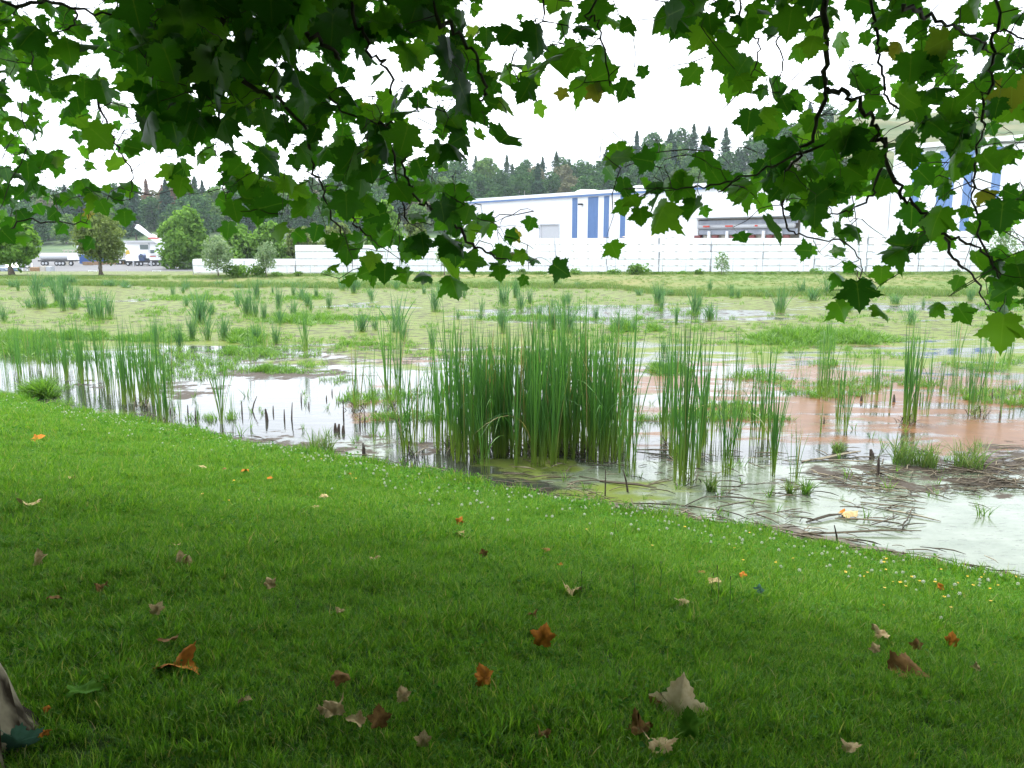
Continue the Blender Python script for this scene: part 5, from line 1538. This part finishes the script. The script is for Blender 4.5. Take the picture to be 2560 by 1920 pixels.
# ------------------------------------------------------------------ fallen leaves on the lawn
def fallen():
    pro = {}
    for key, mt in (('tan', M_tan), ('org', M_org), ('brn', M_brn), ('grn', M_grn), ('blu', M_blu)):
        for i in range(4):
            W_, F4, T3, ve, pet = leaf_mesh(1200 + i + hash(key[0]) % 1 + ord(key[0]), .3, .35, .08, .35 + .25 * i, petiole=False)
            W_ = W_ - W_.mean(0)
            m = mesh_np('fallen_leaf', W_, [F4, T3], {'vein': ve, 'rnd': np.zeros(len(W_))}, smooth_sh=True); m.materials.append(mt); pro[key, i] = m
    #  u, v, width px, kind, pose (0 flat, 1 standing on edge), label
    L = [(75, 1276, 60, 'tan', 0, 'flat beige dead leaf in shaded grass near the photo edge'), (98, 1431, 48, 'tan', 1, 'upright pale beige dead leaf in the dark grass beyond the trunk'), (136, 1521, 45, 'brn', 0, 'dull brown dead leaf sunk in grass above the trunk'),
         (257, 1490, 42, 'brn', 0, 'small reddish brown leaf scrap in the dark grass'), (443, 1382, 26, 'tan', 0, 'tiny pale leaf scrap above a curled beige leaf'), (450, 1424, 40, 'tan', 1, 'curled beige leaf beside a second curled one'), (470, 1430, 30, 'tan', 1, 'short curled beige leaf, the second of a touching couple'),
         (677, 1490, 42, 'tan', 1, 'pointed beige leaf standing in mid lawn shade'), (396, 1558, 46, 'tan', 1, 'narrow upright beige leaf above the bright orange leaf'), (443, 1690, 110, 'org', 0, 'wide bright orange dead leaf lying on the dark lawn'), (1210, 1735, 68, 'org', 1, 'orange square-looking leaf standing upright in the grass'),
         (833, 1806, 92, 'tan', 0, 'long crumpled tan leaf near the lower lawn edge'), (893, 1836, 60, 'tan', 0, 'curled tan leaf touching the long crumpled one'), (949, 1845, 70, 'brn', 1, 'thin brown leaf sliver leaning beside crumpled tan leaf'), (1007, 1780, 50, 'tan', 1, 'dull beige leaf standing half buried in grass'),
         (610, 1784, 40, 'tan', 0, 'small pale leaf lying flat in dark grass'), (851, 1723, 60, 'brn', 0, 'dark reddish leaf almost hidden in grass'), (425, 1628, 60, 'brn', 0, 'dull brown leaf just above the bright orange one'), (121, 1807, 24, 'org', 0, 'tiny orange leaf scrap beside the tree trunk'),
         (113, 1871, 36, 'org', 0, 'small orange brown leaf near the teal leaf at the trunk'), (214, 1757, 95, 'grn', 0, 'fresh green fallen leaf near the tree trunk'), (810, 1254, 32, 'tan', 0, 'flat tan leaf on sunlit grass'), (787, 1283, 30, 'tan', 0, 'crumpled tan leaf just below another on sunlit grass'),
         (1149, 1325, 32, 'org', 1, 'orange pink leaf tip standing in bright grass'), (1149, 1351, 38, 'tan', 0, 'flat pale leaf just below the orange pink one'), (1209, 1408, 30, 'brn', 1, 'thin reddish leaf standing in the mid lawn'), (935, 1416, 36, 'tan', 0, 'small pale leaf in the middle of the shaded lawn'),
         (851, 1552, 32, 'tan', 0, 'dim tan leaf scrap in the dark lawn'), (1059, 1894, 50, 'tan', 1, 'pale leaf at the bottom edge of the lawn view'), (1358, 1633, 75, 'org', 1, 'large orange curled leaf standing upright on the lawn'), (1697, 1795, 150, 'tan', 1, 'big pale beige star-shaped leaf standing on the lawn'),
         (1598, 1850, 88, 'brn', 0, 'brown curled leaf left of the dark green leaf'), (1648, 1894, 95, 'tan', 0, 'large beige leaf cut off under the dark green leaf'), (1722, 1862, 85, 'grn', 1, 'dark green broad leaf overlapping the beige star-shaped leaf'), (1640, 1778, 60, 'brn', 0, 'small brown leaf beside the beige star-shaped leaf'),
         (1358, 1868, 48, 'brn', 0, 'reddish brown leaf low in the dark grass'), (2125, 1900, 55, 'tan', 0, 'muted tan leaf at the bottom edge far from the trunk'), (2272, 1702, 120, 'brn', 0, 'wide brown crumpled leaf lying in the grass'), (2200, 1603, 58, 'tan', 0, 'tan leaf scrap in bright lawn'),
         (2377, 1632, 42, 'org', 1, 'orange beige leaf with raised tip in the bright lawn'), (2290, 1642, 34, 'brn', 1, 'thin brown leaf standing near the raised orange one'), (2186, 1650, 32, 'tan', 1, 'small pinkish leaf poking from the grass'), (1783, 1473, 60, 'tan', 0, 'flat tan leaf beneath the thin dark stalks'),
         (1433, 1495, 62, 'tan', 0, 'low tan leaf beside a thin dark stalk'), (1367, 1390, 30, 'brn', 0, 'little dark brown leaf on bright grass'), (1399, 1430, 20, 'org', 0, 'tiny orange leaf scrap on bright grass'), (1752, 1447, 26, 'brn', 0, 'small brown leaf near the clover flowers'),
         (1856, 1454, 32, 'org', 0, 'bright orange leaf scrap near the clover flowers'), (1899, 1500, 34, 'blu', 1, 'silvery blue green leaf underside in bright grass'), (1708, 1523, 48, 'tan', 0, 'mottled tan leaf in half shade'), (2440, 1697, 28, 'tan', 1, 'tiny pale leaf alone in bright grass'),
         (2351, 1489, 24, 'org', 1, 'orange leaf scrap among the buttercups'), (95, 1107, 40, 'org', 0, 'orange brown leaf on the far sunlit lawn'), (509, 1180, 28, 'tan', 0, 'faint beige leaf on the far lawn near clover'), (613, 1188, 26, 'org', 0, 'orange leaf scrap near the clover band'), (182, 1210, 22, 'tan', 0, 'faint tan leaf on the far shaded lawn'),
         (674, 1208, 18, 'org', 0, 'tiny rusty leaf on the far lawn'), (874, 1196, 16, 'org', 0, 'tiny red leaf speck near the pond bank'), (561, 1184, 16, 'brn', 0, 'tiny brown leaf near the clover band'), (1330, 1560, 36, 'brn', 0, 'dark brown scrap in shaded mid lawn'), (2560, 1600, 40, 'tan', 0, 'pale leaf at the edge of the bright lawn')]
    rd = random.Random(8)
    for i, (u, v, w, kd, up, lab) in enumerate(L):
        if (u, v) == (2560, 1600): continue
        p = Lw(u, v); d = np.linalg.norm(p - CAM); s = w * d / FPX / (1.45 if w < 100 else 1.3)
        o = link('fallen_leaf', pro[kd, i % 4])
        if w == 150:
            W_, F4, T3, ve, pet = leaf_mesh(31, .1, .35, .05, .25, petiole=False); W_[:, 1] -= .35
            hm = mesh_np('fallen_leaf', W_, [F4, T3], {'vein': ve, 'rnd': np.zeros(len(W_))}, smooth_sh=True); hm.materials.append(pm('fallen_leaf_pale', (.66, .55, .34), (.48, .37, .20), rough=.9, scale=6, bump=.3, bscale=14, spec=.08))
            o.data = hm
        if up: o.rotation_euler = (R(62 + rd.uniform(-12, 12)), rd.uniform(-.35, .35), rd.uniform(-.6, .6))
        else: o.rotation_euler = (rd.uniform(-.2, .45), rd.uniform(-.25, .25), rd.uniform(0, 6.28))
        o.scale = (s, s, s); o.location = (p[0], p[1], p[2] + (.055 + .33 * s if up else .062))
        if w == 150: o.rotation_euler = (R(48), R(8), R(-12)); o.location.z -= .085
        tag(o, lab, 'fallen leaf')
    # two leaves floating on the pond
    for u, v, w, kd, lab in ((2120, 1292, 46, 'tan', 'beige and orange leaf floating on the pale pond water'), (2105, 1288, 22, 'org', 'small orange leaf floating beside the beige one'), (1664, 1311, 22, 'org', 'orange leaf caught in the reed litter')):
        p = W(u, v); d = np.linalg.norm(p - CAM); s = w * d / FPX
        o = link('floating_leaf', pro[kd, 1], None, None, (p[0], p[1], .04), (.1, 0, rd.uniform(0, 6)), s * .9); tag(o, lab, 'leaf')
fallen()

# ------------------------------------------------------------------ the two sycamores hanging over the view
GRID = ["86457998" "99989850" "14455967" "76466353",
        "98789899" "88747893" "35500543" "46355774",
        "69768888" "57621457" "63500355" "33547877",
        "87977887" "79867573" "20110005" "74365766",
        "86678785" "67788463" "00022012" "68854674",
        "98521528" "46788500" "00044266" "89974544",
        "88861016" "77877850" "00053225" "88624455",
        "42410002" "14677686" "30020002" "24426664",
        "00000000" "00354254" "31000000" "01650058",
        "00000000" "00000000" "00000000" "00330107",
        "00000000" "00000000" "00000000" "00000001"]
def depth_at(u, v, rd):
    if u < 330 and v > 260: b = 5.6
    elif u < 330: b = 4.9
    elif u < 760 and v < 330: b = 3.3
    elif u < 1400: b = 3.9 if v < 400 else 4.1
    else: b = 3.9
    return b * rd.choice((rd.uniform(.88, 1.08), rd.uniform(.95, 1.45)))
HERO = [(2147, 745, 108, 3.3, 4), (2505, 828, 132, 2.9, 2), (2407, 785, 74, 3.3, 40), (2393, 708, 54, 3.8, -20), (2203, 688, 66, 3.8, 0), (2503, 548, 106, 3.2, 0), (1492, 235, 66, 3.8, 25), (1560, 222, 74, 3.6, -28), (1606, 178, 44, 4.2, -140), (1300, 45, 20, 5.0, 10),
        (1312, 232, 84, 3.2, -25), (1405, 235, 46, 4.2, -10), (1610, 400, 76, 3.6, -100), (1560, 524, 62, 3.7, 20), (1603, 545, 72, 3.5, 10), (1690, 532, 44, 4.0, 0), (258, 518, 54, 4.4, 25), (312, 545, 56, 4.4, 0), (268, 475, 28, 5, 10), (322, 488, 26, 5, -80), (452, 462, 72, 3.6, -15),
        (587, 527, 72, 3.8, 8), (866, 512, 98, 3.4, 0), (1108, 535, 76, 3.6, 20), (1058, 612, 74, 3.7, 5), (1138, 634, 72, 3.7, 0), (962, 682, 76, 3.6, 0), (868, 640, 62, 3.8, -5), (1250, 688, 56, 3.7, 10), (1298, 640, 54, 3.8, -60), (1308, 700, 40, 3.9, -25), (1046, 250, 56, 4.2, 180),
        (1022, 226, 28, 4.6, 80), (1060, 228, 22, 4.6, -60), (930, 385, 58, 3.6, 15), (1012, 372, 54, 3.7, -5), (70, 425, 68, 4.5, 0), (18, 590, 60, 4.4, 40), (260, 350, 96, 3.6, 60), (2170, 395, 70, 3.5, -20), (2380, 270, 74, 3.7, 0), (1340, 80, 40, 4, 0)]
def limb(pts, r0, r1, tree, name='branch', n=7, seed=0):
    """pts in world; smooth tapered limb; returns sampled nodes"""
    P_ = np.array(pts, float); k = len(P_)
    t = np.linspace(0, k - 1, (k - 1) * 5 + 1); out = []
    for q in t:
        i = min(int(q), k - 2); f = q - i
        p0, p1, p2, p3 = P_[max(i - 1, 0)], P_[i], P_[i + 1], P_[min(i + 2, k - 1)]
        out.append(.5 * (2 * p1 + (p2 - p0) * f + (2 * p0 - 5 * p1 + 4 * p2 - p3) * f * f + (3 * p1 - p0 - 3 * p2 + p3) * f ** 3))
    out = np.array(out); r2 = np.random.default_rng(seed); out[1:-1] += r2.normal(size=(len(out) - 2, 3)) * min(.012, r1 * 1.2 + .003)
    rr = list(np.linspace(r0, r1, len(out)) * (1 + .10 * r2.normal(size=len(out))))
    MB().tube([tuple(p) for p in out], rr, n).build(name, M_bark if r0 > .1 else M_bark_t, tree, sm=True)
    return out
def uv_limb(pts, D0, D1, rp0, rp1, tree, seed=0, up=None):
    n = len(pts); w = [P(u, v, D0 + (D1 - D0) * i / (n - 1)) for i, (u, v) in enumerate(pts)]
    if up is not None: w = [np.array(q) for q in up] + w
    return limb(w, rp0 * D0 / FPX, rp1 * D1 / FPX, tree, 'branch', 6, seed)

tl = thing('sycamore_tree', 'sycamore tree with pale trunk at the lower corner and leafy branches hanging over the view', 'tree', (0, 0, 0))
tr = thing('sycamore_tree', 'sycamore tree reaching in from the tall warehouse side with thin hanging branches', 'tree', (0, 0, 0))
# trunk at the lower left
tp = Lw(-205, 1905)
def trunk_big():
    b = MB(); base = tp + np.array([-.02, 0, -.15])
    pts, rr = [], []
    for i, (z, dx, r) in enumerate(((0, .02, .40), (.12, .0, .33), (.3, -.04, .285), (.6, -.11, .26), (1.0, -.22, .245), (1.7, -.38, .235), (2.6, -.55, .22), (3.6, -.6, .19), (4.6, -.45, .15))):
        pts.append((base[0] + dx, base[1] + .02 * i, base[2] + z)); rr.append(r)
    b.tube(pts, rr, 28)
    V = np.array(b.v); c = np.arctan2(V[:, 1] - base[1], V[:, 0] - base[0])
    k = (.02 * np.sin(c * 5 + V[:, 2] * 2) + .012 * np.sin(c * 11 + V[:, 2] * 5)) * (1 + 2.2 * np.exp(-(V[:, 2] - base[2]) * 4))
    V[:, 0] += k * np.cos(c); V[:, 1] += k * np.sin(c); b.v = [tuple(p) for p in V]
    b.build('trunk', M_bark, tl, sm=True)
    return pts
tpts = trunk_big()
top = np.array(tpts[-1])
rt = np.array([5.2, 1.2, 1.7])
MB().tube([tuple(rt + np.array(q)) for q in ((0, 0, -.2), (0, 0, 1), (-.1, .1, 2.4), (-.3, .2, 3.8), (-.6, .3, 5.0))], [.36, .26, .24, .2, .15], 18).build('trunk', M_bark, tr, sm=True)
rtop = rt + np.array([-.6, .3, 5.0])

NL = [limb([top - np.array([0, 0, .3]), top + np.array([.8, .6, .8]), (-.6, 3.2, 6.3), (.5, 4.3, 6.2)], .13, .04, tl, 'branch', 10, 1),
      limb([top - np.array([0, 0, .8]), (-3.2, 3.6, 5.6), (-3.4, 5.2, 6.4), (-3.2, 6.6, 6.6)], .11, .03, tl, 'branch', 10, 2),
      limb([top, (-2.0, .5, 6.8), (-.5, -1.5, 7.6), (1, -3, 8)], .12, .03, tl, 'branch', 8, 3)]
NR = [limb([rtop - np.array([0, 0, .6]), (3.8, 2.4, 6.6), (2.6, 3.6, 6.6), (1.4, 4.2, 6.1)], .12, .035, tr, 'branch', 10, 4),
      limb([rtop, (4.6, 2.8, 7.0), (3.4, 4.4, 6.8)], .10, .03, tr, 'branch', 8, 5),
      limb([rtop, (5.5, -.5, 7.2), (5.2, -3, 8)], .10, .03, tr, 'branch', 8, 6)]
LB = [([(-30, -20), (100, 0), (190, 20), (300, 42), (385, 46)], 4.6, 4.4, 9, 4), ([(190, 20), (185, 60), (140, 85), (85, 130), (80, 180)], 4.6, 4.8, 4, 2), ([(420, -20), (403, 70), (390, 150), (370, 220), (365, 295)], 3.6, 3.8, 9, 4), ([(560, 40), (550, 160), (558, 260), (548, 345)], 3.4, 3.6, 11, 4),
      ([(700, -20), (740, 50), (770, 85), (822, 120), (850, 150)], 3.3, 3.4, 12, 9), ([(640, -20), (700, 90), (760, 185), (820, 245), (890, 292), (945, 312)], 3.6, 3.9, 8, 4), ([(880, -20), (905, 80), (935, 135), (968, 175), (978, 235)], 3.7, 3.9, 9, 5), ([(590, 188), (640, 220), (700, 247)], 3.3, 3.4, 11, 8),
      ([(1085, -20), (1130, 60), (1175, 125), (1205, 190), (1213, 238), (1190, 256)], 3.5, 3.8, 12, 4), ([(945, 312), (1000, 330), (1010, 430), (1035, 475), (1062, 512), (1075, 516)], 3.9, 3.9, 6, 5), ([(980, 330), (985, 430), (1002, 490), (1018, 560)], 3.8, 3.9, 5, 3), ([(700, 247), (760, 330), (790, 430), (812, 480), (828, 545), (862, 592)], 3.6, 3.8, 7, 3),
      ([(1075, 516), (1130, 560), (1180, 612), (1225, 635), (1275, 655)], 3.8, 3.6, 8, 3), ([(860, 525), (885, 560), (920, 592), (955, 618)], 3.8, 3.8, 5, 2), ([(-30, 540), (60, 552), (150, 556), (220, 560)], 5.4, 5.6, 5, 2), ([(245, 240), (270, 320), (300, 380), (330, 440), (325, 500)], 4.4, 4.4, 5, 2), ([(1360, -20), (1330, 60), (1290, 110), (1285, 180), (1310, 245)], 3.6, 3.5, 4, 2)]
RB = [([(2062, -20), (2070, 110), (2064, 225), (2030, 335), (1992, 400), (1962, 428)], 3.5, 3.7, 17, 5), ([(2066, 222), (2110, 236), (2152, 264), (2185, 305), (2200, 350), (2210, 395)], 3.55, 3.7, 12, 8), ([(2200, 345), (2245, 470), (2275, 505), (2320, 545), (2365, 590), (2425, 615), (2475, 640), (2500, 690)], 3.65, 3.5, 9, 4),
      ([(2175, -20), (2190, 60), (2195, 130), (2205, 200), (2228, 255), (2285, 295), (2330, 330), (2400, 348)], 3.9, 4.0, 8, 3), ([(2260, 10), (2300, 30), (2345, 48), (2400, 75), (2445, 95), (2470, 130)], 3.2, 3.6, 9, 4), ([(2485, -20), (2482, 100), (2478, 160), (2460, 240), (2452, 330), (2440, 430), (2430, 500), (2470, 640), (2510, 720)], 3.7, 3.6, 8, 4),
      ([(2365, 590), (2380, 640), (2415, 675), (2450, 715), (2463, 760), (2495, 785)], 3.6, 3.0, 6, 2), ([(2198, 398), (2192, 460), (2170, 500), (2120, 525), (2060, 545)], 3.8, 3.9, 7, 3), ([(1853, -20), (1868, 70), (1895, 105), (1893, 150), (1870, 200), (1845, 235)], 4.0, 4.1, 5, 2), ([(1495, -20), (1488, 40), (1505, 80), (1520, 180), (1525, 215)], 3.7, 3.7, 5, 3),
      ([(2080, 350), (1960, 405), (1850, 445), (1795, 480)], 3.8, 3.7, 6, 3), ([(1850, 445), (1760, 468), (1690, 472), (1620, 470)], 3.75, 3.6, 4, 2), ([(1960, 500), (1965, 560), (2000, 590), (2100, 600), (2150, 650), (2150, 715)], 3.8, 3.4, 4, 2), ([(2395, 285), (2410, 330), (2395, 420), (2440, 470), (2530, 500)], 3.9, 3.8, 4, 2), ([(2060, 30), (1990, 70), (1940, 100), (1960, 160), (1930, 210)], 3.7, 3.9, 4, 2), ([(2500, 80), (2560, 95), (2600, 90)], 3.7, 3.7, 4, 3)]
for i, (pts, D0, D1, a, b_) in enumerate(LB):
    w0 = P(*pts[0], D0); up = None
    if pts[0][1] < 0 or pts[0][0] < 0:
        allp = np.concatenate(NL[:3]); k = allp[np.argmin(np.linalg.norm(allp - w0, axis=1))]; up = [k, (k + w0) / 2 + np.array([0, 0, .25])]
    NL.append(uv_limb(pts, D0, D1, a / 2 + .8, b_ / 2 + .3, tl, 50 + i, up))
for i, (pts, D0, D1, a, b_) in enumerate(RB):
    w0 = P(*pts[0], D0); up = None
    if pts[0][1] < 0:
        allp = np.concatenate(NR[:3]); k = allp[np.argmin(np.linalg.norm(allp - w0, axis=1))]; up = [k, (k + w0) / 2 + np.array([0, 0, .25])]
    NR.append(uv_limb(pts, D0, D1, a / 2 + .8, b_ / 2 + .3, tr, 80 + i, up))

def frame_for(p, roll, tilt, rd):
    """blade frame: X across, Y base->tip, Z normal; seen from the camera, tip points down when roll = 0"""
    v = CAM - p; v /= np.linalg.norm(v)
    nrm = v + tilt * rd.normal(size=3) * np.array([1, .6, 1]) + np.array([0, 0, .25 * tilt])
    nrm /= np.linalg.norm(nrm)
    dn = np.array([math.sin(roll), 0, -math.cos(roll)])
    y = dn - nrm * dn.dot(nrm); y /= np.linalg.norm(y); x = np.cross(y, nrm)
    return np.stack([x, y, nrm], 1)
def sycamore_leaves():
    rd = random.Random(123); rn = np.random.default_rng(321)
    items = {0: [], 1: []}
    for (u, v, w, D, a) in HERO:
        p = P(u, v, D); items[0 if u < 1420 else 1].append([p, w * D / FPX / 1.35, math.radians(a), .22, True, D])
    for r in range(-1, 11):
        for c in range(-1, 33):
            g = int(GRID[max(r, 0)][min(max(c, 0), 31)])
            if g == 0: continue
            cov = min(g / 9.6, .95)
            nl = -math.log(1 - cov) * 6400 / 1620
            nl = int(nl) + (rd.random() < nl - int(nl))
            for k in range(nl):
                u, v = (c + rd.random()) * 80, (r + rd.random()) * 80 - (14 if g < 9 else 0)
                D = depth_at(u, v, rd); p = P(u, v, D)
                size = (.126 if v > 250 or u < 300 or u > 1500 else .142) * rd.uniform(.55, 1.15)
                tree = 0 if u < 1420 + rd.uniform(-60, 60) else 1
                items[tree].append([p, size, rd.gauss(0, .75), .75, False, D])
    for ti, (tree, nodes, lab) in enumerate(((tl, NL, 0), (tr, NR, 1))):
        net = np.concatenate(nodes)[:, :]
        keepn = net[:, 1] > 1.0; net = net[keepn]
        cap = 60000; buf = np.empty((cap, 3)); buf[:len(net)] = net; m = len(net)
        its = items[ti]
        dist = [np.min(np.linalg.norm(buf[:m] - it[0], axis=1)) for it in its]
        order = np.argsort(dist)
        tw = MB(); leaves = []
        for oi in order:
            p, s, roll, tilt, hero, D = its[oi]
            Fm = frame_for(p, roll, tilt, rn)
            li = rn.integers(0, 14) if not hero else (0, 3, 6, 9, 12)[oi % 5]
            base = p - Fm[:, 1] * s * (1.0 if hero else .9)      # petiole foot; the blade centre sits on p
            d = np.linalg.norm(buf[:m] - base, axis=1) + .15 * np.maximum(0, base[2] - buf[:m, 2])
            j = int(np.argmin(d)); q = buf[j].copy(); L = d[j]
            if L > .02:
                mid = (q + base) / 2 + rn.normal(size=3) * .06 * L + np.array([0, 0, .08 * L])
                m1 = (q + mid) / 2 + rn.normal(size=3) * .03 * L; m2 = (mid + base) / 2 + rn.normal(size=3) * .03 * L
                r0 = .0016 + .0022 * min(L, .8)
                tw.tube([tuple(q), tuple(m1), tuple(mid), tuple(m2), tuple(base)], [r0 * 1.25, r0 * 1.1, r0, r0 * .8, .0012], 4, cap=False)
                for a in (m1, mid, m2, base):
                    if m < cap: buf[m] = a; m += 1
            leaves.append((base, Fm, s, int(li), D / s, hero))
        tag(tw.build('twigs', M_bark_t, tree), kind='stuff')
        leaves.sort(key=lambda a: (not a[5], a[4]))
        big, rest = leaves[:300], leaves[300:]
        for base, Fm, s, li, _, h in big:
            o = link('leaf', LEAFM[li], None, tree)
            M4 = Matrix(((Fm[0, 0] * s, Fm[0, 1] * s, Fm[0, 2] * s, base[0]), (Fm[1, 0] * s, Fm[1, 1] * s, Fm[1, 2] * s, base[1]), (Fm[2, 0] * s, Fm[2, 1] * s, Fm[2, 2] * s, base[2]), (0, 0, 0, 1)))
            o.matrix_local = M4
        V, F4, F3, VE, RN, n0 = [], [], [], [], [], 0
        for base, Fm, s, li, _, h in rest:
            W_, q4, t3, ve = LEAF[li]
            V.append(W_ * s @ Fm.T + base); F4.append(q4 + n0); F3.append(t3 + n0); VE.append(ve); RN.append(np.full(len(ve), rn.random())); n0 += len(W_)
        o = link('foliage', mesh_np('foliage', np.concatenate(V), [np.concatenate(F4), np.concatenate(F3)], {'vein': np.concatenate(VE), 'rnd': np.concatenate(RN)}, smooth_sh=True), M_syc, tree); tag(o, kind='stuff')
        # unseen rest of the crown above and behind, thickened to shade the lawn
        n = 84000 if ti == 0 else 62000; ctr = np.array([-2.4, 1.0, 7.8]) if ti == 0 else np.array([4.0, .3, 7.8])
        C = ctr + rn.normal(size=(n, 3)) * np.array([4.0, 3.9, 1.1])
        low = rn.random(n) < .35       # low leaves added unseen behind and beside the viewer to block side light
        C[low] = np.stack([rn.uniform(-11, 11, low.sum()), rn.uniform(-9, 1.5, low.sum()), rn.uniform(3.6, 7.5, low.sum())], 1)
        C = C[(np.abs(C[:, 0]) > 3.0) | (C[:, 1] < -2.5) | (C[:, 2] > 6)]
        u, v, f = proj(C); ok = ~((f > .3) & (v > -70) & (u > -130) & (u < 2690)) & (C[:, 2] > 3.6) & (C[:, 1] < 9.5) & (shore_s(C[:, 0], C[:, 1]) > 1.7 - .8 * smooth(0, -4, C[:, 0]) + .6 * np.sin(C[:, 0] * 1.7) + .9 * np.sin(C[:, 0] * .6 + 2))
        C = C[ok]
        Vq, Fq = leaf_quads(C, np.tile([0, 0, 1.0], (len(C), 1)), .19, .6, aspect=1.1)
        o = link('unseen_shade_crown', mesh_np('unseen_shade_crown', Vq, Fq, {'rnd': np.repeat(rn.random(len(C)), 4)}), M_canopy, tree); tag(o, kind='stuff')
        print('leaves', ti, len(leaves), 'nodes', m)
sycamore_leaves()

# sucker leaf beside the trunk
def sucker():
    W_, F4, T3, ve, pet = leaf_mesh(4242, .7, .3, .05)
    Wb = W_.copy(); Wb[:, 0] *= .62
    m = mesh_np('sucker_leaf', Wb, [F4, T3], {'vein': ve, 'rnd': np.zeros(len(W_))}, smooth_sh=True)
    p = Lw(52, 1905); s = .15
    o = link('sucker_leaf', m, M_blu, None, (p[0] - .03, p[1] - .05, p[2] + .16), (R(70), R(150), R(20)), s)
    tag(o, 'bluish green broad leaf hanging against the trunk foot', 'leaf')
sucker()

# ------------------------------------------------------------------ haze
def haze():
    b = MB().box((0, 330, 34), (900, 700, 75))
    m = bpy.data.materials.new('haze_air'); m.use_nodes = True
    nt = m.node_tree; nt.nodes.remove(nt.nodes['Principled BSDF'])
    v = nt.nodes.new('ShaderNodeVolumePrincipled'); v.inputs['Color'].default_value = (.80, .92, 1.0, 1); v.inputs['Density'].default_value = .00014; v.inputs['Anisotropy'].default_value = .2
    nt.links.new(v.outputs[0], nt.nodes['Material Output'].inputs['Volume'])
    o = b.build('haze', m); tag(o, 'thin bright summer haze over pond, yard and ridge', kind='stuff')
HAZE = True
if HAZE: haze()
